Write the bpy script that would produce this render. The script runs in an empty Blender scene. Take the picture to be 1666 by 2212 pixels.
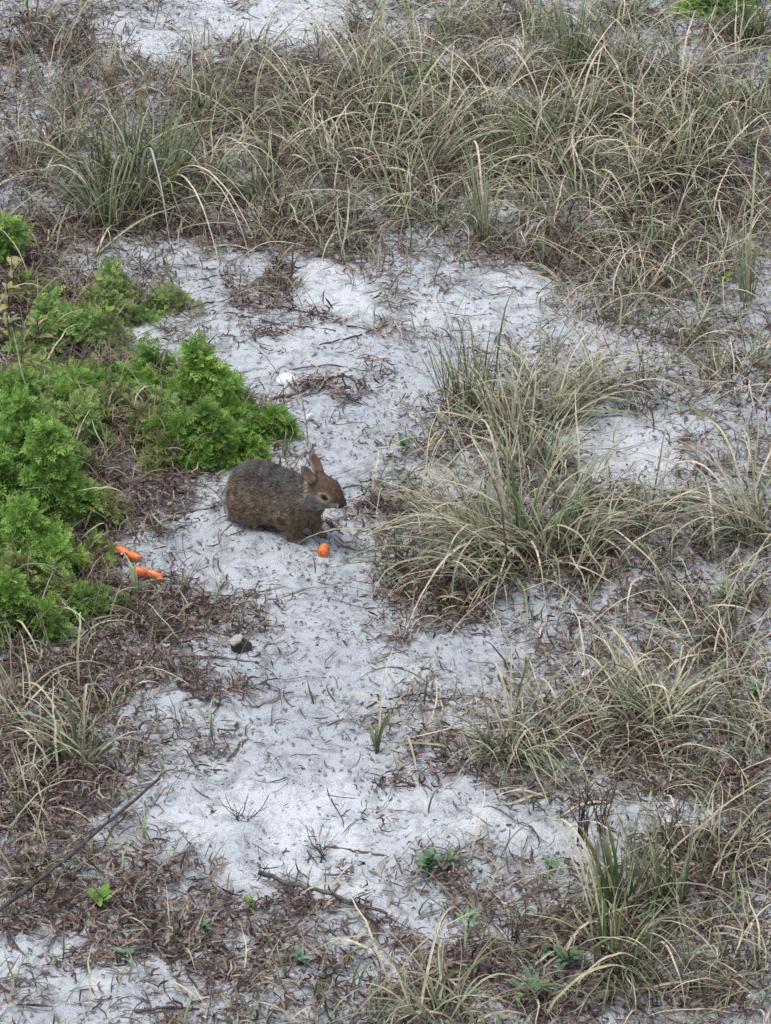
import bpy, math, random
import numpy as np
from mathutils import Vector, Matrix

R = math.radians
rng = np.random.default_rng(11)
random.seed(11)
scene = bpy.context.scene
col = scene.collection

# ------------------------------------------------------------------ camera
PITCH, DIST, LENS = R(32.0), 9.0, 147.3
cam_d = bpy.data.cameras.new('camera')
cam = bpy.data.objects.new('camera', cam_d)
col.objects.link(cam)
CAMP = np.array((0.0, -DIST * math.cos(PITCH), DIST * math.sin(PITCH)))
cam.location = CAMP
cam.rotation_euler = (math.pi / 2 - PITCH, 0, 0)
cam_d.sensor_fit = 'HORIZONTAL'
cam_d.sensor_width = 36
cam_d.lens = LENS
cam_d.clip_end = 500
scene.camera = cam

# ------------------------------------------------------------------ sky, sun, exposure
SUN_EL, SUN_AZ = R(76), R(-95)          # azimuth clockwise from +y: nearly overhead, a little to the left
world = bpy.data.worlds.new('World')
scene.world = world
world.use_nodes = True
wn, wl = world.node_tree.nodes, world.node_tree.links
bg = wn['Background']
sky = wn.new('ShaderNodeTexSky')
sky.sky_type = 'NISHITA'
sky.sun_disc = False
sky.sun_elevation = SUN_EL
sky.sun_rotation = SUN_AZ
sky.air_density = 1.0
sky.dust_density = 1.2
sky.ozone_density = 0.6
hs = wn.new('ShaderNodeHueSaturation')
hs.inputs['Saturation'].default_value = 0.56
wl.new(sky.outputs[0], hs.inputs['Color'])
wl.new(hs.outputs[0], bg.inputs['Color'])
bg.inputs['Strength'].default_value = 0.15
sun_d = bpy.data.lights.new('sun', 'SUN')
sun_d.energy = 1.5
sun_d.angle = R(24)
sun_d.color = (1.0, 1.0, 0.99)
sun = bpy.data.objects.new('sun', sun_d)
col.objects.link(sun)
sv = Vector((math.sin(SUN_AZ) * math.cos(SUN_EL), math.cos(SUN_AZ) * math.cos(SUN_EL), math.sin(SUN_EL)))
sun.rotation_euler = sv.to_track_quat('Z', 'Y').to_euler()
sun.location = sv * 30
scene.view_settings.view_transform = 'Standard'
scene.view_settings.look = 'None'
scene.view_settings.gamma = 1
scene.view_settings.exposure = 0.85
scene.cycles.max_bounces = 6
scene.cycles.transparent_max_bounces = 4

# ------------------------------------------------------------------ layout helpers
FPX = LENS / 36 * 1666


def P(u, v, z=0.0):
    """point at height z seen at photo position u, v (1666 x 2212)"""
    a, b = (u - 833) / FPX, (1106 - v) / FPX
    d = np.array((a, math.cos(PITCH) + b * math.sin(PITCH), -math.sin(PITCH) + b * math.cos(PITCH)))
    t = (z - CAMP[2]) / d[2]
    return CAMP + d * t


def mpp(v):
    """metres per photo pixel across, and along the ground, at row v"""
    q = P(833, v)
    s = np.linalg.norm(q - CAMP) / FPX
    dep = math.asin(CAMP[2] / np.linalg.norm(q - CAMP))
    return s, s / math.sin(dep)


def vnoise(x, y, seed=0):
    x = np.asarray(x, float); y = np.asarray(y, float)
    ix, iy = np.floor(x).astype(np.int64), np.floor(y).astype(np.int64)
    fx, fy = x - ix, y - iy
    fx = fx * fx * fx * (fx * (fx * 6 - 15) + 10); fy = fy * fy * fy * (fy * (fy * 6 - 15) + 10)

    def h(a, b):
        n = (a * 374761393 + b * 668265263 + seed * 982451653) & 0x7fffffff
        n = ((n ^ (n >> 13)) * 1274126177) & 0x7fffffff
        return ((n ^ (n >> 16)) & 0xffffff) / 0xffffff
    return (h(ix, iy) * (1 - fx) + h(ix + 1, iy) * fx) * (1 - fy) + (h(ix, iy + 1) * (1 - fx) + h(ix + 1, iy + 1) * fx) * fy


def ellipses(lst):
    out = []
    for u, v, ru, rv, w in lst:
        p = P(u, v); a, b = mpp(v)
        out.append((p[0], p[1], ru * a, rv * b, w))
    return out


CLEAR = ellipses([
    (1000, 1720, 150, 50, .8), (1160, 1800, 200, 36, .9), (760, 2040, 90, 40, .6), (560, 1690, 200, 60, .9), (640, 1560, 120, 30, .7), (1330, 930, 150, 60, .7), (1060, 640, 120, 40, .7), (430, 1560, 140, 22, .5),
    (690, 1922, 180, 34, 1.0), (330, 1690, 60, 30, .6),
    (600, 828, 60, 22, 1.0), (640, 1850, 300, 70, .95), (480, 1730, 150, 60, .95), (760, 1700, 150, 70, .85), (620, 1640, 150, 50, .7),
    (720, 615, 135, 62, 1.0), (640, 745, 200, 75, .85), (560, 800, 130, 45, .9), (800, 900, 170, 85, .85), (860, 800, 120, 60, .7),
    (760, 1010, 150, 60, .9), (560, 1180, 170, 60, .95), (640, 1260, 200, 80, .92), (690, 1370, 150, 70, .9), (480, 1130, 90, 60, .7),
    (780, 1460, 170, 60, .9), (960, 1440, 210, 45, .9), (700, 1590, 190, 60, .75), (560, 1740, 250, 90, .97), (420, 1800, 120, 70, .8),
    (700, 1880, 210, 45, 1.0), (1080, 1790, 330, 42, .9), (900, 1690, 110, 60, .8), (40, 2035, 110, 35, .95), (250, 2150, 90, 32, .8),
    (850, 2075, 80, 45, .85), (1360, 990, 160, 90, .75), (1030, 690, 190, 60, .7), (1130, 610, 100, 40, .6), (620, 40, 330, 60, .85),
    (280, 90, 110, 60, .7), (265, 690, 100, 38, .95), (1150, 780, 110, 50, .6), (470, 640, 80, 40, .8), (1250, 1300, 120, 35, .5),
    (1560, 150, 140, 40, .5), (420, 540, 160, 40, .5), (1640, 620, 70, 40, .4), (380, 1370, 60, 25, .5), (1450, 1760, 120, 40, .5),
    (620, 1480, 140, 25, .6), (330, 1960, 60, 30, .4), (900, 1960, 90, 30, .5), (1340, 750, 130, 60, .35)])
BROWN = ellipses([(110, 660, 150, 70, 1.0), (260, 850, 200, 110, 1.0), (90, 1050, 170, 140, 1.0), (100, 1260, 160, 90, 1.0), (30, 560, 80, 60, .9),
    (450, 1512, 150, 26, 1.0), (960, 1285, 160, 48, .95), (900, 1370, 110, 30, .5), (920, 1645, 105, 34, .9), (1040, 1700, 55, 32, .9),
    (735, 832, 85, 15, .9), (775, 850, 45, 25, .8), (610, 692, 110, 14, .9), (540, 610, 90, 22, .8), (140, 110, 140, 50, .9), (1290, 540, 260, 55, .7),
    (1300, 110, 120, 30, .4), (90, 1720, 190, 190, .85), (300, 1350, 190, 70, .8), (180, 1480, 230, 80, .8), (370, 1075, 90, 50, .9),
    (330, 1140, 110, 40, .8), (180, 1950, 220, 60, .7), (640, 2010, 300, 60, .6), (420, 2080, 330, 50, .7), (1000, 2080, 220, 80, .7),
    (1200, 2150, 400, 60, .85), (1500, 1640, 180, 90, .7), (1330, 1580, 150, 70, .6), (1150, 1240, 160, 50, .9), (1350, 1200, 200, 50, .6),
    (800, 1100, 70, 30, .6), (700, 1830, 70, 20, .8), (880, 1800, 40, 15, .7), (780, 1765, 40, 14, .7), (260, 470, 300, 50, .8),
    (660, 470, 200, 60, .6), (1480, 420, 220, 80, .7), (230, 880, 160, 90, .8), (60, 750, 110, 100, .8), (800, 1790, 30, 12, .5),
    (1530, 1860, 160, 80, .8), (1300, 2000, 200, 60, .7), (980, 1900, 120, 45, .6), (740, 590, 14, 8, .9), (510, 1400, 40, 20, .6),
    (940, 330, 300, 120, .5), (1370, 270, 300, 110, .5), (640, 230, 300, 100, .5), (470, 1790, 30, 10, .7), (1460, 1330, 200, 60, .6)])

BRIGHT = ellipses([(720, 615, 120, 55, 1), (560, 1760, 190, 70, .9), (700, 1882, 180, 36, 1), (560, 780, 80, 30, .25), (265, 690, 90, 32, .8), (40, 2040, 100, 30, .4), (1050, 1800, 230, 34, .7), (850, 2080, 70, 30, .8), (640, 30, 280, 50, .8), (280, 85, 90, 40, .6), (700, 1770, 150, 40, .6), (470, 1800, 130, 50, .8), (1340, 980, 130, 70, .5), (1030, 690, 160, 50, .6), (640, 720, 130, 40, .5), (900, 1690, 90, 40, .6), (480, 1640, 120, 30, .4), (1130, 610, 90, 30, .6), (250, 2150, 80, 30, .7)])


def blobs(lst, x, y):
    f = np.zeros_like(x)
    wx = x + (vnoise(x * 9, y * 6, 5) - .5) * .16; wy = y + (vnoise(x * 9, y * 6, 6) - .5) * .26
    for cx, cy, rx, ry, w in lst:
        d = ((wx - cx) / rx) ** 2 + ((wy - cy) / ry) ** 2
        f = np.maximum(f, w * np.clip(1.35 - d, 0, 1))
    return f


def cover(x, y):
    n = vnoise(x * 5, y * 4, 21) * .5 + vnoise(x * 14, y * 11, 22) * .5
    c = .66 + (n - .5) * 1.0
    cl = blobs(CLEAR, x, y)
    c = c * (1 - np.minimum(1, cl * 1.05)) + blobs(BROWN, x, y) * .55 * (1 - .75 * cl)
    return np.clip(c, 0.015, 1)




def gz(x, y):
    x = np.asarray(x, float); y = np.asarray(y, float)
    z = (vnoise(x * 1.3, y * 1.1, 1) - .5) * .07 + (vnoise(x * 4.2, y * 3.6, 2) - .5) * .03 + (vnoise(x * 12, y * 12, 3) - .5) * .016
    z += (vnoise(x * 30, y * 30, 4) - .5) * .009
    return z - .002


def Pg(u, v, dz=0.0):
    """point on the uneven sand seen at photo position u, v"""
    z = 0.0
    for _ in range(5):
        q = P(u, v, z)
        z = float(gz(q[0], q[1])) + dz
    return P(u, v, z)


# ------------------------------------------------------------------ mesh helpers
def make_mesh(name, verts, faces, attrs=None, smooth=True):
    """verts (N,3); faces: list of (M,k) int arrays; attrs: name -> float per vertex or (N,4) colours"""
    me = bpy.data.meshes.new(name)
    verts = np.ascontiguousarray(verts, np.float32)
    me.vertices.add(len(verts))
    me.vertices.foreach_set('co', verts.ravel())
    faces = [np.asarray(f, np.int32) for f in faces if len(f)]
    nl = sum(f.size for f in faces); nf = sum(len(f) for f in faces)
    me.loops.add(nl); me.polygons.add(nf)
    me.loops.foreach_set('vertex_index', np.concatenate([f.ravel() for f in faces]))
    tot = np.concatenate([np.full(len(f), f.shape[1], np.int32) for f in faces])
    start = np.concatenate([[0], np.cumsum(tot)[:-1]]).astype(np.int32)
    me.polygons.foreach_set('loop_start', start)
    if smooth:
        me.polygons.foreach_set('use_smooth', np.ones(nf, bool))
    for k, a in (attrs or {}).items():
        a = np.asarray(a, np.float32)
        if a.ndim == 2:
            at = me.attributes.new(k, 'FLOAT_COLOR', 'POINT'); at.data.foreach_set('color', a.ravel())
        else:
            at = me.attributes.new(k, 'FLOAT', 'POINT'); at.data.foreach_set('value', a)
    me.update(calc_edges=True)
    return me


def link(name, me, mat, parent=None, loc=None):
    o = bpy.data.objects.new(name, me)
    col.objects.link(o)
    if mat is not None and me is not None and not me.materials:
        me.materials.append(mat)
    if parent is not None:
        o.parent = parent
    if loc is not None:
        o.location = loc
    return o


def tag(o, label=None, cat=None, group=None, kind=None):
    if label: o['label'] = label
    if cat: o['category'] = cat
    if group: o['group'] = group
    if kind: o['kind'] = kind
    return o


def empty(name, loc):
    o = bpy.data.objects.new(name, None)
    o.empty_display_size = .05
    o.location = loc
    col.objects.link(o)
    return o


def strip_faces(n, s, c):
    """quads for n ribbons of s segments and c columns of vertices"""
    i = np.arange(n)[:, None, None] * ((s + 1) * c) + np.arange(s)[None, :, None] * c + np.arange(c - 1)[None, None, :]
    i = i.ravel()
    return np.stack([i, i + 1, i + c + 1, i + c], 1)


def ribbons(base, az, tilt, bend, L, w, S=7, fold=.35, power=1.4, clamp=True, wig=.10, wtip=.08, org=None):
    """arching grass blades: V-section ribbons, vectorised"""
    n = len(base)
    t = np.linspace(0, 1, S + 1)
    tm = (t[:-1] + t[1:]) / 2
    th = tilt[:, None] + bend[:, None] * tm[None] ** power
    a = az[:, None] + np.cumsum(rng.normal(0, wig, (n, S)), 1)
    st = (L / S)[:, None]
    dx, dy, dz = np.sin(th) * np.cos(a) * st, np.sin(th) * np.sin(a) * st, np.cos(th) * st
    d = np.stack([dx, dy, dz], 2)
    p = np.concatenate([np.zeros((n, 1, 3)), np.cumsum(d, 1)], 1) + base[:, None]
    if clamp:
        g = gz(p[..., 0], p[..., 1]) + .002 + rng.uniform(0, .008, (n, 1))
        p[:, 1:, 2] = np.maximum(p[:, 1:, 2], g[:, 1:])
    return band(p, w, t, fold, wtip, rng.normal(0, .5, n))


def band(p, w, t, fold=.35, wtip=.08, twist=None):
    n, S = p.shape[0], p.shape[1] - 1
    tan = np.gradient(p, axis=1)
    tan /= np.linalg.norm(tan, axis=2, keepdims=True) + 1e-9
    up = np.array((0, 0, 1.0))
    side = np.cross(tan, up)
    ln = np.linalg.norm(side, axis=2, keepdims=True)
    side = np.where(ln > .05, side / (ln + 1e-9), np.array((1.0, 0, 0)))
    nor = np.cross(side, tan)
    if twist is not None:
        tw = twist[:, None, None] * (0.3 + t[None, :, None])
        side, nor = side * np.cos(tw) + nor * np.sin(tw), nor * np.cos(tw) - side * np.sin(tw)
    prof = np.minimum(1, (1 - t) / .55) ** .8 * (1 - wtip) + wtip
    prof *= np.minimum(1, .55 + t * 3)
    ww = (w[:, None] * prof[None])[..., None] / 2
    v = np.stack([p - side * ww + nor * ww * fold, p - nor * ww * fold, p + side * ww + nor * ww * fold], 2)
    rnd = np.repeat(rng.random(n), (S + 1) * 3)
    tt = np.tile(np.repeat(t, 3), n)
    return v.reshape(-1, 3), strip_faces(n, S, 3), rnd, tt


def flat_strips(p, w, twist):
    """cheap 2-column ribbons from polylines p (n,S+1,3)"""
    n, S = p.shape[0], p.shape[1] - 1
    tan = np.gradient(p, axis=1)
    tan /= np.linalg.norm(tan, axis=2, keepdims=True) + 1e-9
    side = np.cross(tan, np.array((0, 0, 1.0)))
    side /= np.linalg.norm(side, axis=2, keepdims=True) + 1e-6
    nor = np.cross(side, tan)
    tw = twist[:, None, None]
    side = side * np.cos(tw) + nor * np.sin(tw)
    prof = np.ones(S + 1); prof[0] = .5; prof[-1] = .25
    ww = w[:, None, None] * prof[None, :, None] / 2
    v = np.stack([p - side * ww, p + side * ww], 2)
    rnd = np.repeat(rng.random(n), (S + 1) * 2)
    tt = np.tile(np.repeat(np.linspace(0, 1, S + 1), 2), n)
    return v.reshape(-1, 3), strip_faces(n, S, 2), rnd, tt


def tubes(polys, radii, sides=5, bump=.12):
    """join polyline tubes; polys list of (k,3), radii list of (k,)"""
    V, F, RN, TT = [], [], [], []
    off = 0
    for p, r in zip(polys, radii):
        p = np.asarray(p, float); k = len(p)
        r = np.asarray(r, float) * (1 + rng.uniform(-bump, bump, k))
        tan = np.gradient(p, axis=0); tan /= np.linalg.norm(tan, axis=1, keepdims=True) + 1e-9
        ref = np.array((0, 0, 1.0)) if abs(tan[:, 2]).mean() < .8 else np.array((1.0, 0, 0))
        s = np.cross(tan, ref); s /= np.linalg.norm(s, axis=1, keepdims=True) + 1e-9
        q = np.cross(s, tan)
        an = np.linspace(0, 2 * math.pi, sides, endpoint=False)
        ring = p[:, None] + (s[:, None] * np.cos(an)[None, :, None] + q[:, None] * np.sin(an)[None, :, None]) * r[:, None, None]
        V.append(ring.reshape(-1, 3))
        i = np.arange(k - 1)[:, None] * sides; j = np.arange(sides)[None]; j2 = (j + 1) % sides
        F.append(np.stack([i + j, i + j2, i + sides + j2, i + sides + j], 2).reshape(-1, 4) + off)
        # caps as fans of quads/tris through the ring
        for e in (0, (k - 1) * sides):
            for m in range(1, sides - 1):
                F.append(np.array([[off + e, off + e + m, off + e + m + 1, off + e + m + 1]]))
        RN.append(np.full(k * sides, rng.random())); TT.append(np.repeat(np.linspace(0, 1, k), sides))
        off += k * sides
    quads, tris = [], []
    for f in F:
        if len(f) == 1 and f[0, 2] == f[0, 3]:
            tris.append(f[:, :3])
        else:
            quads.append(f)
    fs = [np.concatenate(quads)]
    if tris: fs.append(np.concatenate(tris))
    return np.concatenate(V), fs, np.concatenate(RN), np.concatenate(TT)


def smooth_poly(pts, n):
    """Catmull-Rom through pts, n samples"""
    p = np.asarray(pts, float)
    p = np.concatenate([[2 * p[0] - p[1]], p, [2 * p[-1] - p[-2]]])
    out = []
    m = len(p) - 3
    for s in np.linspace(0, m - 1e-6, n):
        i = int(s); f = s - i
        a, b, c, d = p[i:i + 4]
        out.append(.5 * ((2 * b) + (c - a) * f + (2 * a - 5 * b + 4 * c - d) * f * f + (3 * b - a - 3 * c + d) * f ** 3))
    return np.array(out)


# ------------------------------------------------------------------ materials
def new_mat(name):
    m = bpy.data.materials.new(name)
    m.use_nodes = True
    n, l = m.node_tree.nodes, m.node_tree.links
    return m, n, l, n['Principled BSDF']


def ramp(n, stops):
    r = n.new('ShaderNodeValToRGB')
    e = r.color_ramp.elements
    while len(e) < len(stops):
        e.new(.5)
    for el, (pos, c) in zip(e, stops):
        el.position = pos; el.color = (*c, 1)
    return r


WARM = {'straw_blade': (1.03, .98, .86), 'green_blade': (1.0, 1.0, .85), 'bleached_blade': (1.05, .98, .90), 'dead_grass': (1.08, .96, .86), 'brown_litter': (1.04, .94, .88),
        'twig_bark': (1.1, 1.0, .9), 'stiff_green_blade': (1.0, 1.0, .85),
        'vivid_leaf': (1.1, 1.0, .85), 'deep_leaf': (1.0, .92, .8), 'muted_leaf': (1.12, 1.05, .85), 'olive_leaf': (1.1, 1.05, .85)}


def plant_mat(name, stops, tip=None, tipmix=.6, rough=.75, transl=.2, mottled=.25, spec=.25):
    """colour per blade or leaf from its own random value, bleached towards the tip, mottled"""
    wr, wg, wb = WARM.get(name, (1, 1, 1))
    stops = [(p_, (c_[0] * wr, c_[1] * wg, c_[2] * wb)) for p_, c_ in stops]
    if tip is not None:
        tip = (tip[0] * wr, tip[1] * wg, tip[2] * wb)
    m, n, l, b = new_mat(name)
    at = n.new('ShaderNodeAttribute'); at.attribute_name = 'rnd'
    oi = n.new('ShaderNodeObjectInfo')
    ad = n.new('ShaderNodeMath'); ad.operation = 'ADD'
    l.new(at.outputs['Fac'], ad.inputs[0]); l.new(oi.outputs['Random'], ad.inputs[1])
    fr = n.new('ShaderNodeMath'); fr.operation = 'FRACT'
    l.new(ad.outputs[0], fr.inputs[0])
    rp = ramp(n, stops)
    l.new(fr.outputs[0], rp.inputs[0])
    c = rp.outputs[0]
    if tip is not None:
        a2 = n.new('ShaderNodeAttribute'); a2.attribute_name = 't'
        pw = n.new('ShaderNodeMath'); pw.operation = 'POWER'; pw.inputs[1].default_value = 2.0
        l.new(a2.outputs['Fac'], pw.inputs[0])
        ml = n.new('ShaderNodeMath'); ml.operation = 'MULTIPLY'; ml.inputs[1].default_value = tipmix
        l.new(pw.outputs[0], ml.inputs[0])
        mx = n.new('ShaderNodeMixRGB'); mx.inputs[2].default_value = (*tip, 1)
        l.new(ml.outputs[0], mx.inputs[0]); l.new(c, mx.inputs[1])
        c = mx.outputs[0]
    tc = n.new('ShaderNodeTexCoord')
    nz = n.new('ShaderNodeTexNoise'); nz.inputs['Scale'].default_value = 60
    nz.inputs['Detail'].default_value = 3
    l.new(tc.outputs['Object'], nz.inputs['Vector'])
    mr = n.new('ShaderNodeMapRange')
    mr.inputs['From Min'].default_value = .3; mr.inputs['From Max'].default_value = .7
    mr.inputs['To Min'].default_value = 1 - mottled; mr.inputs['To Max'].default_value = 1 + mottled
    l.new(nz.outputs['Fac'], mr.inputs['Value'])
    vm = n.new('ShaderNodeVectorMath'); vm.operation = 'SCALE'
    l.new(c, vm.inputs[0]); l.new(mr.outputs[0], vm.inputs['Scale'])
    c = vm.outputs[0]
    l.new(c, b.inputs['Base Color'])
    b.inputs['Roughness'].default_value = rough
    b.inputs['Specular IOR Level'].default_value = spec
    if transl > 0:
        tr = n.new('ShaderNodeBsdfTranslucent')
        l.new(c, tr.inputs['Color'])
        ms = n.new('ShaderNodeMixShader'); ms.inputs[0].default_value = transl
        l.new(b.outputs[0], ms.inputs[1]); l.new(tr.outputs[0], ms.inputs[2])
        l.new(ms.outputs[0], n['Material Output'].inputs['Surface'])
    return m


STRAW = plant_mat('straw_blade', [(0, (.14, .12, .09)), (.25, (.28, .26, .195)), (.5, (.47, .44, .34)), (.75, (.26, .295, .185)), (1, (.45, .40, .34))], tip=(.60, .55, .48), tipmix=.5)
GREEN = plant_mat('green_blade', [(0, (.055, .085, .05)), (.35, (.10, .145, .08)), (.7, (.185, .235, .135)), (1, (.29, .325, .21))], tip=(.45, .45, .33), tipmix=.6)
STIFF = plant_mat('stiff_green_blade', [(0, (.05, .085, .04)), (.5, (.085, .13, .055)), (1, (.15, .18, .075))], tip=(.30, .22, .11), tipmix=.5)
PALEB = plant_mat('bleached_blade', [(0, (.50, .45, .34)), (.5, (.60, .54, .44)), (1, (.46, .45, .31))], tip=(.64, .55, .50), tipmix=.6)
BLUEG = plant_mat('blue_green_blade', [(0, (.30, .37, .30)), (1, (.33, .40, .34))], tip=(.36, .40, .30), tipmix=.5)
DEAD = plant_mat('dead_grass', [(0, (.045, .034, .032)), (.25, (.095, .072, .064)), (.5, (.165, .13, .11)), (.75, (.29, .245, .205)), (.9, (.40, .36, .32)), (1, (.13, .135, .09))], tip=(.32, .265, .235), tipmix=.3)
BROWNM = plant_mat('brown_litter', [(0, (.026, .017, .017)), (.3, (.062, .038, .036)), (.6, (.115, .074, .066)), (.85, (.20, .14, .12)), (1, (.34, .28, .24))], transl=.05)
TWIGM = plant_mat('twig_bark', [(0, (.04, .032, .03)), (.5, (.07, .055, .05)), (1, (.12, .10, .09))], transl=0, mottled=.45)
STICKM = plant_mat('grey_stick_bark', [(0, (.05, .043, .04)), (.5, (.075, .066, .06)), (1, (.10, .09, .083))], transl=0, mottled=.5)
SPECKM = plant_mat('dark_fleck', [(0, (.06, .05, .05)), (.3, (.14, .125, .12)), (.6, (.24, .225, .215)), (.85, (.33, .315, .30)), (1, (.19, .21, .17))], transl=0)
CHIPM = plant_mat('shell_chip', [(0, (.32, .31, .32)), (.5, (.44, .42, .42)), (1, (.54, .48, .46))], transl=0)
VIVID = plant_mat('vivid_leaf', [(0, (.07, .17, .03)), (.4, (.14, .31, .05)), (.75, (.23, .43, .08)), (1, (.34, .50, .12))], tip=(.33, .52, .14), tipmix=.5, transl=.35, rough=.6)
DEEP = plant_mat('deep_leaf', [(0, (.06, .14, .03)), (.5, (.125, .265, .05)), (1, (.21, .37, .085))], tip=(.25, .40, .10), tipmix=.5, transl=.3, rough=.6)
MUTED = plant_mat('muted_leaf', [(0, (.08, .14, .05)), (.4, (.15, .26, .085)), (.75, (.23, .36, .12)), (1, (.31, .40, .17))], tip=(.30, .42, .16), tipmix=.5, transl=.3)
OLIVE = plant_mat('olive_leaf', [(0, (.07, .085, .04)), (.4, (.14, .185, .07)), (.75, (.22, .28, .10)), (1, (.28, .26, .15))], tip=(.27, .32, .13), tipmix=.5, transl=.25)
HERB = plant_mat('herb_leaf', [(0, (.09, .15, .08)), (.5, (.14, .23, .12)), (1, (.21, .29, .17))], tip=(.24, .32, .20), tipmix=.4, transl=.2, rough=.55)
YELL = plant_mat('yellowing_leaf', [(0, (.30, .24, .07)), (.3, (.36, .30, .11)), (.5, (.17, .22, .08)), (.8, (.24, .21, .16)), (1, (.33, .28, .2))], transl=.15, rough=.5)


def sand_material():
    m, n, l, b = new_mat('sand')
    tc = n.new('ShaderNodeTexCoord')

    def noise(scale, detail=4, rough=.6):
        z = n.new('ShaderNodeTexNoise'); z.inputs['Scale'].default_value = scale
        z.inputs['Detail'].default_value = detail; z.inputs['Roughness'].default_value = rough
        l.new(tc.outputs['Object'], z.inputs['Vector'])
        return z
    big, mid, fine = noise(2.2), noise(26, 5), noise(240, 3)
    rp = ramp(n, [(.3, (.44, .455, .465)), (.5, (.50, .515, .525)), (.7, (.56, .575, .58))])
    l.new(big.outputs['Fac'], rp.inputs[0])
    rm = ramp(n, [(.38, (.66, .66, .67)), (.50, (1, 1, 1)), (.62, (1.0, 1.0, 1.0)), (.75, (1.1, 1.1, 1.1))])
    l.new(mid.outputs['Fac'], rm.inputs[0])
    m1 = n.new('ShaderNodeMixRGB'); m1.blend_type = 'MULTIPLY'; m1.inputs[0].default_value = .85
    l.new(rp.outputs[0], m1.inputs[1]); l.new(rm.outputs[0], m1.inputs[2])
    rf = ramp(n, [(.36, (.45, .43, .42)), (.46, (1, 1, 1)), (.68, (1.12, 1.12, 1.12))])
    l.new(fine.outputs['Fac'], rf.inputs[0])
    m2 = n.new('ShaderNodeMixRGB'); m2.blend_type = 'MULTIPLY'; m2.inputs[0].default_value = .32
    l.new(m1.outputs[0], m2.inputs[1]); l.new(rf.outputs[0], m2.inputs[2])
    ad_ = n.new('ShaderNodeAttribute'); ad_.attribute_name = 'dry'
    md_ = n.new('ShaderNodeMixRGB'); md_.inputs[2].default_value = (.67, .675, .67, 1)
    l.new(ad_.outputs['Fac'], md_.inputs[0]); l.new(rp.outputs[0], md_.inputs[1]); l.new(md_.outputs[0], m1.inputs[1])
    at = n.new('ShaderNodeAttribute'); at.attribute_name = 'humus'
    m3 = n.new('ShaderNodeMixRGB'); m3.inputs[2].default_value = (.21, .185, .17, 1)
    l.new(at.outputs['Fac'], m3.inputs[0]); l.new(m2.outputs[0], m3.inputs[1])
    l.new(m3.outputs[0], b.inputs['Base Color'])
    b.inputs['Roughness'].default_value = .95
    b.inputs['Specular IOR Level'].default_value = .15
    bp = n.new('ShaderNodeBump'); bp.inputs['Strength'].default_value = .9; bp.inputs['Distance'].default_value = .009
    ad = n.new('ShaderNodeMath'); ad.operation = 'MULTIPLY_ADD'; ad.inputs[1].default_value = 2.2
    b60 = noise(62, 4)
    l.new(b60.outputs['Fac'], ad.inputs[0]); l.new(fine.outputs['Fac'], ad.inputs[2])
    l.new(ad.outputs[0], bp.inputs['Height'])
    l.new(bp.outputs[0], b.inputs['Normal'])
    return m


SAND = sand_material()

# ------------------------------------------------------------------ ground: one sheet of uneven sand
def axis(a, b, step, far):
    mid = np.arange(a, b + step / 2, step)
    g = [step * 2 * 1.35 ** k for k in range(24)]
    ext = np.cumsum(g); ext = ext[ext < far]
    return np.concatenate([a - ext[::-1], mid, b + ext])


gx, gy = axis(-1.85, 1.85, .013, 90), axis(-2.5, 4.2, .013, 90)
X, Y = np.meshgrid(gx, gy, indexing='ij')
Z = gz(X, Y)
cv = cover(X.ravel(), Y.ravel()).reshape(X.shape)
# footprints and scuffs pressed into the bare sand
SC = rng.uniform((-1.5, -2.3), (1.5, 3.8), (520, 2))
for (fx, fy) in SC:
    r = rng.uniform(.018, .05); d = rng.uniform(.004, .011); e = rng.uniform(.8, 1.8); ph = rng.uniform(0, math.pi)
    i0, i1 = np.searchsorted(gx, [fx - 3 * r, fx + 3 * r]); j0, j1 = np.searchsorted(gy, [fy - 3 * r, fy + 3 * r])
    dx, dy = X[i0:i1, j0:j1] - fx, Y[i0:i1, j0:j1] - fy
    a, b_ = dx * math.cos(ph) + dy * math.sin(ph), -dx * math.sin(ph) + dy * math.cos(ph)
    q = (a / (r * e)) ** 2 + (b_ / r) ** 2
    Z[i0:i1, j0:j1] += d * (-np.exp(-q) + .55 * np.exp(-(np.sqrt(q) - 1.5) ** 2 * 4))
V = np.stack([X, Y, Z], 2).reshape(-1, 3)
ni, nj = X.shape
ii, jj = np.meshgrid(np.arange(ni - 1), np.arange(nj - 1), indexing='ij')
k = (ii * nj + jj).ravel()
hum = np.clip((cv - .6) * .5, 0, .10).ravel()
dry = np.clip(blobs(BRIGHT, X.ravel(), Y.ravel()) * .95 + .55 * np.clip(vnoise(X.ravel() * 6, Y.ravel() * 5, 61) - .45, 0, 1), 0, 1)
me = make_mesh('ground', V, [np.stack([k, k + nj, k + nj + 1, k + 1], 1)], {'humus': hum, 'dry': dry})
tag(link('ground', me, SAND), kind='structure')


# ------------------------------------------------------------------ litter on the sand
def scatter(n, f, box=(-2.1, 2.1, -2.5, 4.3)):
    out = []
    got = 0
    while got < n:
        x = rng.uniform(box[0], box[1], n); y = rng.uniform(box[2], box[3], n)
        keep = rng.random(n) < f(x, y)
        out.append(np.stack([x[keep], y[keep]], 1)); got += keep.sum()
    return np.concatenate(out)[:n]


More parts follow.
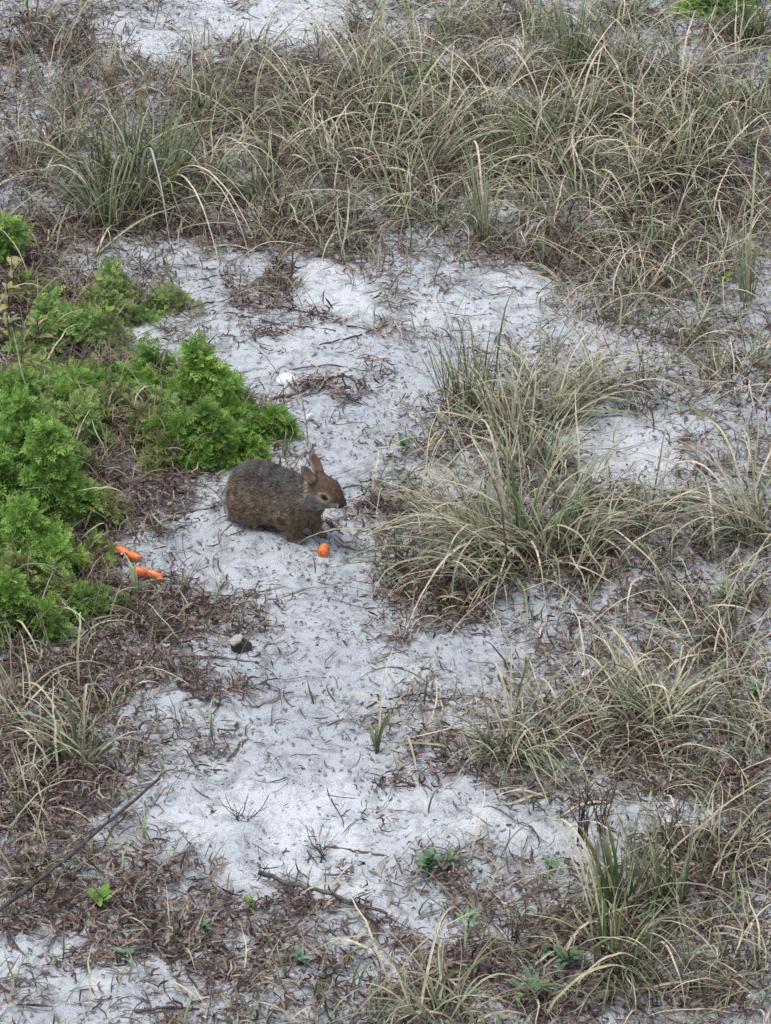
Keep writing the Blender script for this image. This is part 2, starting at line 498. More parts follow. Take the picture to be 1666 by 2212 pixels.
def litter(name, pts, Lr, wr, zr, curl, mat, S=3, lift=.25, label=None):
    n = len(pts)
    L = rng.uniform(*Lr, n) * rng.uniform(.5, 1, n); w = rng.uniform(*wr, n)
    az = rng.uniform(0, 2 * math.pi, n); cu = rng.normal(0, curl, n)
    el = rng.normal(0, lift, n)
    a = az[:, None] + cu[:, None] * np.linspace(-.5, .5, S)[None]
    e = el[:, None] + rng.normal(0, lift * .6, (n, S))
    st = (L / S)[:, None]
    d = np.stack([np.cos(a) * np.cos(e) * st, np.sin(a) * np.cos(e) * st, np.sin(e) * st], 2)
    p = np.concatenate([np.zeros((n, 1, 3)), np.cumsum(d, 1)], 1)
    p[..., 0] += pts[:, None, 0]; p[..., 1] += pts[:, None, 1]
    g = gz(p[..., 0], p[..., 1])
    p[..., 2] = np.maximum(p[..., 2], 0) + g + .003 + (rng.random(n) ** 2 * zr)[:, None]
    v, f, rn, tt = flat_strips(p, w, rng.normal(0, .7, n))
    o = link(name, make_mesh(name, v, [f], {'rnd': rn, 't': tt}), mat)
    tag(o, label, None, None, 'stuff')
    return o


brown = lambda x, y: np.clip(blobs(BROWN, x, y) * (1 - .5 * blobs(CLEAR, x, y)), 0, 1)
litter('dry_grass_litter', scatter(38000, lambda x, y: cover(x, y) ** 2.0), (.025, .11), (.003, .0065), .02, 1.5, DEAD, label='tan dry grass fragments strewn over the sand')
litter('brown_plant_litter', scatter(42000, lambda x, y: np.clip(brown(x, y) ** 1.5 + .12 * cover(x, y) ** 2, 0, 1)), (.02, .085), (.0028, .0065), .03, 1.8, BROWNM, lift=.45, label='dark brown dead plant litter lying in mats')
litter('sand_debris', scatter(52000, lambda x, y: np.clip(.25 + .75 * vnoise(x * 8, y * 7, 51), 0, 1) * (1 - .93 * blobs(BRIGHT, x, y))), (.007, .030), (.003, .008), .002, 1.8, SPECKM, S=2, lift=.25, label='small dark plant flecks scattered on bare sand')
litter('shell_debris', scatter(9000, lambda x, y: .25 + .6 * cover(x, y)), (.008, .022), (.004, .010), .012, .8, CHIPM, S=2, lift=.3, label='pale shell chips scattered on the sand')
litter('twig_litter', scatter(6500, lambda x, y: .30 + cover(x, y) * .6), (.03, .17), (.0018, .0038), .012, .9, TWIGM, S=5, lift=.12, label='thin dark twigs and rootlets strewn on the sand')

# low dead grass standing between the tufts
OPEN_SAND = ellipses([(640, 1150, 180, 60, 1.0), (690, 1925, 170, 34, .9), (618, 830, 50, 26, 1.0), (340, 1235, 40, 26, .9)])


def dead_grass(n, f, Lr, name, mat, label, wr=(.003, .006)):
    pts = scatter(n, lambda x, y: f(x, y) * (1 - blobs(OPEN_SAND, x, y)))
    b = np.concatenate([pts, (gz(pts[:, 0], pts[:, 1]) - .004)[:, None]], 1)
    v, fc, rn, tt = ribbons(b, rng.uniform(0, 2 * math.pi, n), rng.uniform(.2, 1.0, n), rng.uniform(.2, 1.9, n), rng.uniform(*Lr, n), rng.uniform(*wr, n), S=4, wig=.26)
    tag(link(name, make_mesh(name, v, [fc], {'rnd': rn, 't': tt}), mat), label, None, None, 'stuff')


dead_grass(10000, lambda x, y: cover(x, y) ** 2.0, (.04, .13), 'low_dead_grass', DEAD, 'short curled dead grass between the tufts')
dead_grass(5000, lambda x, y: cover(x, y) ** 2 * (y > -3), (.06, .16), 'low_green_grass', GREEN, 'short sparse green grass between the tufts')
def band_zone(x, y):
    c = P(833, 300)[1]
    return np.clip(1.2 - np.abs(y - c) / 1.15, 0, 1) * np.clip(cover(x, y) * 1.3, 0, 1) * (1 - .8 * blobs(CLEAR, x, y))
dead_grass(6000, band_zone, (.06, .18), 'band_dead_grass', DEAD, 'thin straw-coloured grass filling the dense grass band', wr=(.003, .006))

def stray(n, f, Lr, mat, name, label):
    pts = scatter(n, f)
    b = np.concatenate([pts, (gz(pts[:, 0], pts[:, 1]) - .004)[:, None]], 1)
    v, fc, rn, tt = ribbons(b, rng.uniform(0, 2 * math.pi, n), rng.uniform(.1, 1.2, n), rng.uniform(.7, 2.4, n), rng.uniform(*Lr, n), rng.uniform(.0028, .0062, n), S=9, wig=.16)
    tag(link(name, make_mesh(name, v, [fc], {'rnd': rn, 't': tt}), mat), label, None, None, 'stuff')


KEEP_OPEN = ellipses([(640, 1150, 210, 75, 1.0), (300, 1225, 80, 50, 1.0), (690, 1925, 170, 40, 1.0), (180, 1820, 150, 60, .8), (618, 830, 60, 30, 1.0), (520, 1390, 60, 40, 1.0)])


def sidezone(x, y):
    return (1 - blobs(KEEP_OPEN, x, y)) * np.clip(cover(x, y) - .35, 0, 1) * np.clip((x + .35) * 2.2 + .25 + np.clip(y - 1.2, 0, 1), 0.1, 1) * np.clip((y + 2.2) * .7, .3, 1)


stray(1700, sidezone, (.16, .40), STRAW, 'stray_straw_grass', 'long stray straw blades arching between the tufts')
stray(520, sidezone, (.16, .36), GREEN, 'stray_green_grass', 'thin stray green blades arching between the tufts')
stray(480, sidezone, (.14, .38), PALEB, 'stray_pale_grass', 'pale bleached blades hooping between the tufts')

# ------------------------------------------------------------------ grass tufts
MATS = {'straw': STRAW, 'green': GREEN, 'stiff': STIFF, 'pale': PALEB, 'dead': DEAD, 'blue': BLUEG}


BASES = []


def tuft(u, v, n, L, label, group=None, mix=None, rad=.035, tilt=(.05, .95), bend=(.4, 2.1), lean=None, w=(.0029, .0066), S=9, name='dune_grass_tuft'):
    o = Pg(u, v)
    root = tag(empty(name, o), label, 'grass tuft', group)
    if n > 22: BASES.append((o[0], o[1], n))
    mix = mix or {'straw': .44, 'pale': .16, 'green': .28, 'dead': .12}
    lean = lean or (rng.uniform(0, 6.3), .3)
    n = int(n * .85)
    for kname, share in mix.items():
        m = max(3, int(n * share))
        r = np.sqrt(rng.random(m)) * rad; a = rng.uniform(0, 2 * math.pi, m)
        bx, by = o[0] + r * np.cos(a), o[1] + r * np.sin(a) * 1.1
        b = np.stack([bx, by, gz(bx, by) - .006], 1)
        az = a + rng.normal(0, .7, m)
        if lean is not None:
            pick = rng.random(m) < lean[1]
            az = np.where(pick, lean[0] + rng.normal(0, .45, m), az)
        k_ = .55 if kname == 'dead' else 1.0
        LL = L * k_ * rng.uniform(.45, 1.1, m)
        ti = rng.uniform(*tilt, m) * (1 + .4 * (kname == 'dead')); be = rng.uniform(*bend, m) * (.6 if kname == 'stiff' else 1)
        vv, f, rn, tt = ribbons(b, az, ti, be, LL, rng.uniform(*w, m), S=S, wig=.13)
        part = {'straw': 'straw_blades', 'green': 'green_blades', 'stiff': 'stiff_blades', 'pale': 'bleached_blades', 'dead': 'dead_blades', 'blue': 'blue_blades'}[kname]
        ob = link(part, make_mesh(part, vv - o, [f], {'rnd': rn, 't': tt}), MATS[kname], root)
        ob['kind'] = 'stuff'
    return root


def hero(root, u0, v0, u1, v1, ht, hc, w=.005, mat='pale', skew=.3):
    """one long blade: rooted at photo position 0, its tip ht metres above the sand at photo position 1, arching hc high"""
    o = np.array(root.location)
    a, b = Pg(u0, v0), Pg(u1, v1, ht)
    a[2] -= .005
    d = b - a
    c1 = a + d * np.array((skew, skew, 0)) + np.array((0, 0, hc))
    c2 = a + d * np.array((skew + .42, skew + .42, 0)) + np.array((0, 0, hc * .98 + ht * .2))
    t = np.linspace(0, 1, 15)[:, None]
    p = a * (1 - t) ** 3 + 3 * c1 * t * (1 - t) ** 2 + 3 * c2 * t * t * (1 - t) + b * t ** 3
    p += np.cumsum(rng.normal(0, .0012, p.shape), 0)
    vv, f, rn, tt = band(p[None] - o, np.array([w * 1.1]), t[:, 0], .35, .15, rng.normal(0, .4, 1))
    return link('blade', make_mesh('blade', vv, [f], {'rnd': rn, 't': tt}), MATS[mat], root)


LOOKS = [('bleached straw', {'straw': .42, 'pale': .30, 'green': .2, 'dead': .08}), ('greenish', {'straw': .18, 'pale': .1, 'green': .52, 'stiff': .2}),
         ('half-withered brown', {'straw': .27, 'pale': .13, 'dead': .38, 'green': .22}), ('mixed straw and green', {'straw': .3, 'pale': .2, 'green': .4, 'stiff': .1})]


def look(i):
    return LOOKS[(i * 7 + i // 3) % 4]


for bi, (u, v, n, L) in enumerate([
    (800, 60, 70, .30), (880, 40, 60, .26), (1010, 80, 80, .30), (1120, 60, 80, .30), (1330, 60, 60, .28), (1580, 150, 50, .26),
    (800, 170, 80, .30), (905, 160, 90, .32), (1000, 180, 90, .32), (1100, 165, 90, .32), (1330, 170, 90, .32), (1440, 190, 80, .3), (1560, 230, 80, .3), (1655, 260, 70, .3),
    (680, 265, 80, .30), (765, 260, 90, .32), (860, 275, 100, .34), (960, 280, 100, .34), (1060, 270, 90, .32), (1150, 285, 100, .34), (1260, 280, 100, .34), (1365, 290, 100, .34), (1470, 300, 100, .34), (1570, 320, 80, .3),
    (600, 345, 80, .3), (705, 365, 90, .32), (820, 370, 90, .32), (930, 380, 100, .34), (1130, 385, 100, .34), (1240, 370, 100, .34), (1345, 390, 90, .32), (1440, 385, 90, .32), (1540, 400, 80, .3),
    (730, 450, 60, .25), (850, 460, 70, .28), (950, 480, 80, .3), (1160, 470, 70, .28), (1265, 450, 70, .28), (1400, 470, 60, .26)]):
    adj, mx = look(bi)
    where = 'on the far rim of the grass band' if v < 140 else 'deep inside the dense grass band' if v < 330 else 'on the clearing-side rim of the grass band'
    tuft(u + rng.normal(0, 14), v + rng.normal(0, 9), int(n * .66), L * rng.uniform(1.05, 1.45), f'{adj} dune grass tuft {where}', f'{adj} tufts {where}', rad=.06, tilt=(.1, .9), bend=(.6, 2.3), w=(.0030, .0072), mix=mx)
for (u, v, n, L) in [(60, 60, 26, .32), (110, 190, 30, .32), (250, 170, 18, .28), (430, 110, 16, .26), (180, 250, 24, .28), (560, 120, 34, .22), (340, 200, 20, .26), (700, 120, 18, .22)]:
    adj, mx = look(int(u + v))
    tuft(u, v, n, L, f'{adj} wiry sparse tuft on littered sand beyond the large dark green tuft', f'{adj} sparse far tufts', mix=mx, rad=.05, bend=(.1, .9))
for (u, v, n, L) in [(60, 350, 50, .3), (140, 330, 50, .3), (450, 250, 60, .3), (540, 260, 60, .3), (470, 400, 50, .3), (560, 440, 50, .28), (620, 500, 36, .24)]:
    adj, mx = look(int(u + v))
    tuft(u, v, n, L, f'loose arching {adj} tuft among pale fallen blades beside the large dark green tuft', f'{adj} loose tufts beside the dark tuft', mix=mx, rad=.05, tilt=(.1, .9))

# tufts with a look of their own
E = tuft(285, 415, 330, .42, 'large dark green tuft with long pale arching blades, facing the shrubs', None, {'stiff': .5, 'green': .3, 'straw': .2}, rad=.17, tilt=(.1, 1.0), bend=(.4, 1.9), w=(.003, .007))
for q in [(300, 430, 370, 565, .02, .42, .007, 'blue'), (350, 420, 482, 590, .0, .26, .0065, 'pale'), (350, 400, 560, 545, .0, .24), (365, 390, 600, 560, .0, .25),
          (420, 380, 640, 420, .04, .24), (410, 370, 610, 470, .03, .28), (390, 400, 545, 575, .0, .22), (430, 390, 650, 400, .02, .30),
          (330, 430, 470, 470, .05, .32), (300, 420, 180, 240, .18, .30, .006, 'straw'), (240, 490, 0, 330, .1, .28, .006, 'straw'), (250, 480, 130, 330, .2, .25), (360, 420, 430, 250, .2, .33, .006, 'green')]:
    hero(E, *q)
E2 = tuft(235, 495, 60, .34, 'stiff olive stems fanning up beside the large dark green tuft', None, {'straw': .5, 'green': .4, 'stiff': .1}, rad=.05, tilt=(.05, .55), bend=(0, .7), w=(.004, .0065))
for q in [(235, 495, 90, 370, .16, .22), (240, 497, 270, 340, .24, .26, .006, 'straw'), (230, 490, 160, 350, .2, .22, .006, 'straw'), (200, 560, 440, 438, .02, .07, .007, 'straw'), (205, 560, 255, 475, .05, .06, .007, 'pale')]:
    hero(E2, *q)
ST = tuft(1045, 520, 46, .34, 'upright tuft with one bright white dead blade below the grass band', None, {'straw': .5, 'green': .5}, rad=.03, tilt=(.02, .4), bend=(.05, .7))
for q in [(1045, 520, 1030, 335, .16, .30, .0065, 'pale'), (1045, 515, 1110, 440, .08, .2), (1045, 520, 960, 330, .2, .3, .005, 'green'), (1050, 520, 905, 215, .28, .38, .005, 'green')]:
    hero(ST, *q)
TOPG = tuft(1235, 150, 90, .42, 'tall blue-green tuft standing above the straw grass band', None, {'green': .7, 'straw': .3}, rad=.05, tilt=(.02, .4), bend=(.1, .9))
for q in [(1230, 330, 1330, 120, .2, .35, .0055, 'pale'), (1210, 290, 1420, 50, .15, .35, .0055, 'pale'), (1190, 300, 1030, 165, .1, .34), (1330, 330, 1460, 320, .02, .26), (1310, 340, 1180, 260, .1, .3)]:
    hero(TOPG, *q)
CORN = tuft(1610, 90, 110, .34, 'vivid green grass tuft beside the small shrub behind the grass band', None, {'stiff': .6, 'green': .4}, rad=.07, tilt=(.1, .9))
TALL = tuft(1612, 650, 24, .36, 'slender yellow-green stalk standing alone above brown litter', None, {'green': .6, 'straw': .4}, rad=.02, tilt=(.02, .4), bend=(0, .6))
hero(TALL, 1612, 650, 1642, 300, .38, .40, .006, 'green')
SKINNY = tuft(1005, 880, 74, .34, 'stiff dark green stems rising at the back of the big clearing-side clump', None, {'stiff': .3, 'green': .4, 'straw': .3}, rad=.07, tilt=(.02, .42), bend=(0, .5), w=(.0028, .005))
for q in [(1010, 880, 975, 690, .20, .24, .005, 'stiff'), (1030, 890, 1010, 700, .2, .24, .005, 'stiff'), (990, 880, 890, 750, .16, .22, .005, 'stiff'), (1060, 900, 1120, 640, .28, .33, .005, 'green'), (1000, 880, 930, 800, .1, .16, .005, 'straw')]:
    hero(SKINNY, *q)
B2 = tuft(1085, 930, 90, .32, 'tangled straw and green tuft behind the big leaning clump', None, rad=.06, tilt=(.05, .8))
B3 = tuft(1195, 910, 80, .36, 'broad straw tuft arching over bare sand behind the big clump', None, {'straw': .6, 'green': .4}, rad=.06, lean=(0.2, .4))
for q in [(1180, 900, 1480, 900, .02, .30), (1190, 900, 1400, 850, .02, .26), (1200, 910, 1300, 760, .15, .26), (1210, 890, 1520, 860, .02, .24, .005, 'straw'), (1190, 900, 990, 830, .04, .26)]:
    hero(B3, *q)
B4 = tuft(1290, 850, 70, .30, 'loose olive tuft on pale sand beside the broad straw tuft', None, rad=.05)
A = tuft(1105, 1205, 200, .46, 'biggest grass clump, straw and green, leaning over the sand in front of the rabbit', None, {'straw': .42, 'pale': .14, 'green': .28, 'stiff': .12, 'dead': .04}, rad=.13, tilt=(.1, 1.05), bend=(.3, 1.7), lean=(math.pi, .42), w=(.0034, .0075))
for q in [(1060, 1190, 862, 1385, .0, .17, .0065, 'pale'), (1050, 1180, 830, 1100, .04, .26), (1060, 1190, 850, 1060, .06, .26), (1070, 1180, 870, 1150, .0, .24, .006, 'straw'), (1050, 1180, 880, 1200, .0, .22),
          (1130, 1190, 1180, 1310, .0, .14, .006, 'pale'), (1120, 1200, 1060, 1330, .0, .12, .006, 'pale'), (1140, 1190, 1330, 1120, .02, .26, .006, 'straw'), (1140, 1180, 1240, 960, .2, .32, .006, 'green'),
          (1120, 1200, 1085, 985, .2, .27, .007, 'stiff'), (1100, 1190, 1020, 930, .22, .34, .006, 'straw'), (1110, 1190, 950, 980, .12, .3, .006, 'straw'), (1130, 1195, 1300, 1260, .0, .2), (1060, 1190, 940, 1290, .0, .2, .006, 'pale')]:
    hero(A, *q)
for (u, v, n, L, lab) in [(965, 950, 60, .26, 'loose straw tuft at the sand edge below the stiff green stems'), (1150, 1020, 90, .32, 'tangled olive tuft between the biggest clump and the broad straw tuft'),
                          (1265, 1080, 60, .28, 'thin straw tuft on pale sand beside the biggest clump'), (985, 1130, 60, .26, 'straw tuft spreading onto the sand before the rabbit'),
                          (1150, 800, 60, .28, 'thin tuft on speckled sand behind the broad straw tuft'), (1390, 1120, 50, .26, 'sparse tuft between the biggest clump and the sweeping straw clump'),
                          (1240, 1230, 60, .26, 'low tuft at the foot of the biggest clump'), (1010, 1290, 60, .18, 'withered tuft in the reddish litter mound'), (910, 1300, 50, .14, 'short withered tuft at the sandy end of the reddish litter mound')]:
    tuft(u, v, n, L, lab, None, rad=.09, tilt=(.1, 1.1), w=(.003, .0065), mix={'dead': .7, 'straw': .3} if 'withered' in lab else None)
A2 = tuft(1185, 1185, 70, .36, 'green tuft growing against the side of the biggest clump', None, {'green': .5, 'straw': .4, 'stiff': .1}, rad=.06, lean=(0.2, .35))
D1 = tuft(1630, 1165, 110, .38, 'full straw clump at the edge of the picture above brown litter', None, rad=.08, lean=(math.pi, .4))
D1['label'] = 'full straw clump with blades sweeping over the sand hollow, level with the biggest clump'
for q in [(1610, 1160, 1390, 1075, .03, .26), (1610, 1160, 1420, 1010, .08, .28), (1600, 1170, 1380, 1180, .0, .24), (1620, 1150, 1480, 960, .1, .3, .005, 'straw'), (1620, 1150, 1640, 930, .2, .32, .005, 'straw'), (1610, 1170, 1310, 1170, .01, .22, .005, 'straw')]:
    hero(D1, *q)
for (u, v, n, L) in [(1480, 730, 60, .28), (1565, 835, 40, .26), (1370, 640, 40, .25), (1500, 630, 50, .26), (1640, 800, 50, .28), (1440, 620, 30, .24), (1330, 700, 30, .24), (1560, 560, 40, .26), (1400, 560, 40, .24), (1240, 640, 24, .22)]:
    adj, mx = look(int(u + v))
    tuft(u, v, int(n * .8), L, f'straggly {adj} tuft on littered sand beyond the biggest clump', f'{adj} straggly tufts beyond the biggest clump', mix=mx, rad=.07, w=(.003, .0062))
for (u, v, n, L) in [(1165, 1560, 60, .24), (1400, 1570, 80, .28), (1345, 1620, 60, .24), (1490, 1520, 60, .26), (1550, 1420, 50, .26), (1640, 1570, 50, .26), (1620, 1760, 60, .24), (1450, 1680, 40, .22), (1260, 1560, 40, .24), (1330, 1460, 40, .24), (1470, 1400, 40, .24), (1600, 1330, 40, .26), (1230, 1700, 40, .2)]:
    adj, mx = look(int(u + v))
    tuft(u, v, int(n * .85), L, f'low tangled {adj} tuft over brown litter below the biggest clump', f'{adj} low tangled tufts', mix=mx, rad=.10, tilt=(.2, 1.2), w=(.0026, .0055))
F1 = tuft(1100, 1630, 100, .30, 'round tuft with tall thin stems at the rim of the lower sand patch', None, {'straw': .45, 'green': .4, 'dead': .15}, rad=.06)
for q in [(1085, 1670, 1252, 1662, .03, .13, .006, 'straw'), (1100, 1620, 1100, 1390, .2, .26, .005, 'straw'), (1110, 1620, 1060, 1440, .14, .22), (1110, 1600, 1160, 1430, .14, .22, .005, 'green'), (1090, 1680, 1180, 1600, .03, .12, .006, 'straw')]:
    hero(F1, *q)
F2 = tuft(1390, 1570, 70, .3, 'tuft of long hooped blades beside the white shell', None, rad=.06)
for q in [(1360, 1570, 1190, 1460, .02, .2), (1370, 1560, 1225, 1420, .02, .22), (1330, 1560, 1500, 1600, .0, .2), (1480, 1620, 1600, 1640, .0, .3, .005, 'straw'), (1450, 1540, 1480, 1420, .1, .2), (1300, 1560, 1440, 1430, .1, .16, .005, 'straw'), (1240, 1560, 1390, 1480, .03, .2)]:
    hero(F2, *q)
G1 = tuft(1335, 1970, 46, .30, 'dark green stiff-bladed tuft rising through brown litter', None, {'stiff': .6, 'green': .25, 'straw': .15}, rad=.035, tilt=(.02, .4), bend=(0, .5), w=(.004, .007))
for q in [(1320, 1990, 1240, 1790, .18, .2, .0085, 'stiff'), (1335, 1990, 1290, 1780, .2, .24, .009, 'stiff'), (1335, 1990, 1300, 1820, .18, .2, .007, 'stiff'), (1310, 1990, 1170, 1790, .08, .2, .0075, 'pale'), (1290, 1980, 1160, 1780, .05, .17, .006, 'straw')]:
    hero(G1, *q)
G2 = tuft(1440, 1960, 36, .30, 'thin upright green tuft beside the dark stiff-bladed tuft', None, {'stiff': .4, 'green': .5, 'straw': .1}, rad=.045, tilt=(.02, .4), bend=(0, .6))
hero(G2, 1440, 1960, 1450, 1760, .22, .24, .005, 'stiff')
G3 = tuft(1330, 2090, 80, .30, 'dark tuft with long hooped pale blades above the leafy rosettes', None, {'stiff': .45, 'green': .3, 'straw': .25}, rad=.05)
for q in [(1250, 2080, 1490, 2212, .0, .2, .006, 'pale'), (1210, 2080, 1310, 2000, .04, .1, .006, 'pale'), (1330, 2060, 1500, 2160, .02, .16), (1400, 2060, 1480, 2190, .0, .14), (1230, 2150, 1420, 2110, .02, .14, .006, 'pale'), (1170, 2210, 1400, 2120, .03, .16, .007, 'straw'), (1100, 2040, 1190, 1990, .02, .12, .005, 'straw')]:
    hero(G3, *q)
G4 = tuft(950, 2215, 60, .30, 'olive tuft with long blades hooping over brown litter around the leafy rosettes', None, {'straw': .45, 'green': .45, 'dead': .1}, rad=.06)
for q in [(940, 2225, 1215, 2165, .02, .28, .0075, 'green'), (960, 2230, 1180, 2190, .02, .2, .007, 'straw'), (930, 2190, 1005, 2110, .08, .12, .009, 'stiff'), (905, 2225, 1000, 1990, .03, .22, .006, 'pale'), (700, 2030, 880, 2120, .0, .06, .0065, 'pale'), (890, 2200, 810, 2060, .05, .12, .005, 'straw')]:
    hero(G4, *q)
for (u, v, n, L) in [(1540, 1870, 110, .24), (1620, 1840, 80, .22), (1500, 1940, 70, .22), (1570, 2050, 60, .24), (1640, 2140, 70, .26), (1430, 2180, 60, .24), (1250, 2010, 50, .22), (1080, 2120, 40, .2), (760, 2190, 40, .18), (500, 2170, 40, .16), (640, 1960, 30, .14), (330, 2050, 30, .14)]:
    adj, mx = look(int(u + v))
    tuft(u, v, int(n * .9), L, f'low {adj} tuft in littered ground below the lower sand patch', f'{adj} low tufts below the lower sand', mix=mx, rad=.10, tilt=(.2, 1.2), w=(.0024, .005))
LB = tuft(165, 1650, 60, .28, 'wispy tuft with pale loops and one bare tan stalk in dark litter', None, {'straw': .4, 'green': .35, 'dead': .25}, rad=.05, tilt=(.05, .6))
for q in [(172, 1500, 174, 1325, .17, .18, .0055, 'straw'), (150, 1600, 20, 1500, .05, .16), (170, 1640, 110, 1450, .12, .2, .006, 'green'), (120, 1680, 0, 1590, .02, .12), (130, 1690, 10, 1700, .0, .1), (240, 1610, 310, 1600, .0, .12), (180, 1640, 190, 1480, .15, .2, .006, 'straw')]:
    hero(LB, *q)
for (u, v, n, L) in [(60, 1740, 40, .2), (300, 1640, 26, .18), (30, 1560, 40, .24), (230, 1560, 30, .16), (90, 1880, 36, .16), (260, 1960, 26, .12), (140, 1460, 26, .18)]:
    adj, mx = look(int(u + v))
    tuft(u, v, n, L, f'thin {adj} tuft in dark litter around the long grey stick', f'{adj} thin tufts around the long stick', mix=mx, rad=.07, w=(.0024, .005))
SEED = tuft(815, 1625, 9, .10, 'single seedling blade, green with a long pale withered tip, on bare sand', None, {'green': 1.0}, rad=.008, tilt=(.1, .5), bend=(0, .5), w=(.005, .008))
hero(SEED, 815, 1628, 850, 1400, .20, .20, .0045, 'pale'); hero(SEED, 815, 1628, 845, 1540, .08, .085, .009, 'stiff'); hero(SEED, 815, 1625, 800, 1560, .05, .06, .009, 'green')
hero(SEED, 870, 1590, 905, 1700, .0, .08, .006, 'straw')
tuft(612, 990, 9, .12, 'few green grass blades sprouting just behind the rabbit', None, {'green': 1.0}, rad=.012, tilt=(.05, .4), bend=(0, .6), w=(.004, .006))
tuft(335, 1375, 24, .10, 'small grey-green sprout in brown litter near the wood stub', None, {'green': .7, 'dead': .3}, rad=.03, tilt=(.05, .5), bend=(0, .7), w=(.004, .0065))
CG = tuft(290, 1300, 9, .09, 'broad grey-green grass blades in front of the two carrots', None, {'green': 1.0}, rad=.02, tilt=(.05, .4), bend=(0, .5), w=(.006, .009))
hero(CG, 292, 1305, 278, 1215, .07, .08, .010, 'green'); hero(CG, 296, 1305, 290, 1225, .07, .08, .008, 'green'); hero(CG, 305, 1290, 250, 1180, .06, .09, .006, 'straw')
BS = tuft(25, 1400, 40, .24, 'pale grass looping over the feathery green shrub', None, {'straw': .6, 'green': .4}, rad=.05)
for q in [(-20, 1330, 150, 1262, .12, .2, .0065, 'green'), (10, 1360, 80, 1440, .0, .12, .006, 'pale'), (-10, 1280, 110, 1400, .0, .16, .006, 'pale'), (90, 1370, 140, 1290, .08, .1, .0065, 'pale')]:
    hero(BS, *q)
LOOP = tuft(295, 1120, 8, .10, 'bent tan stalk bowing out of the bright green shrub', None, {'straw': 1.0}, rad=.01)
hero(LOOP, 300, 1120, 165, 1062, .15, .13, .0065, 'pale', .1)

# dead brown leaves matted round the tuft bases
bb = np.array(BASES)
pk = rng.choice(len(bb), 17000, p=bb[:, 2] / bb[:, 2].sum())
litter('tuft_base_litter', bb[pk, :2] + rng.normal(0, 1, (17000, 2)) * np.array((.085, .07)), (.02, .08), (.0028, .006), .035, 1.8, BROWNM, lift=.45, label='dark brown dead leaves matted round the grass tufts')

# ------------------------------------------------------------------ feathery green shrubs
def leaf_template():
    q = []
    def quad(a, d, ln, w):
        a = np.array(a, float); d = np.array(d, float); d /= np.linalg.norm(d)
        s = np.array((-d[1], d[0], 0))
        q.append([a, a + d * ln * .55 - s * w, a + d * ln, a + d * ln * .55 + s * w])
    quad((0, 0, 0), (1, 0, 0), .9, .028)
    for t, ln in ((.28, .30), (.46, .34), (.63, .30), (.79, .22)):
        for sd in (1, -1):
            quad((t, 0, 0), (.62, sd, 0), ln, .058)
    quad((.80, 0, 0), (1, 0, 0), .26, .06)
    return np.array(q)       # (10,4,3)


LEAF = leaf_template()


def pinnate_leaves(pos, dirs, ups, size, droop):
    n = len(pos); k = LEAF.shape[0]
    x = dirs / np.linalg.norm(dirs, axis=1, keepdims=True)
    y = np.cross(ups, x); y /= np.linalg.norm(y, axis=1, keepdims=True) + 1e-9
    z = np.cross(x, y)
    T = LEAF.reshape(-1, 3)
    lx, ly = T[:, 0], T[:, 1]
    lz = -droop[:, None] * lx[None] ** 2 + .5 * np.abs(ly)[None] * rng.uniform(-.3, .7, (n, 1))
    v = pos[:, None] + size[:, None, None] * (x[:, None] * lx[None, :, None] + y[:, None] * ly[None, :, None] + z[:, None] * lz[..., None])
    f = np.arange(n * k * 4).reshape(-1, 4)
    rnd = np.repeat(rng.random(n), k * 4); tt = np.tile(lx, n)
    return v.reshape(-1, 3), f, rnd, tt


SECOND = {VIVID.name: DEEP, DEEP.name: VIVID, MUTED.name: OLIVE, OLIVE.name: MUTED}


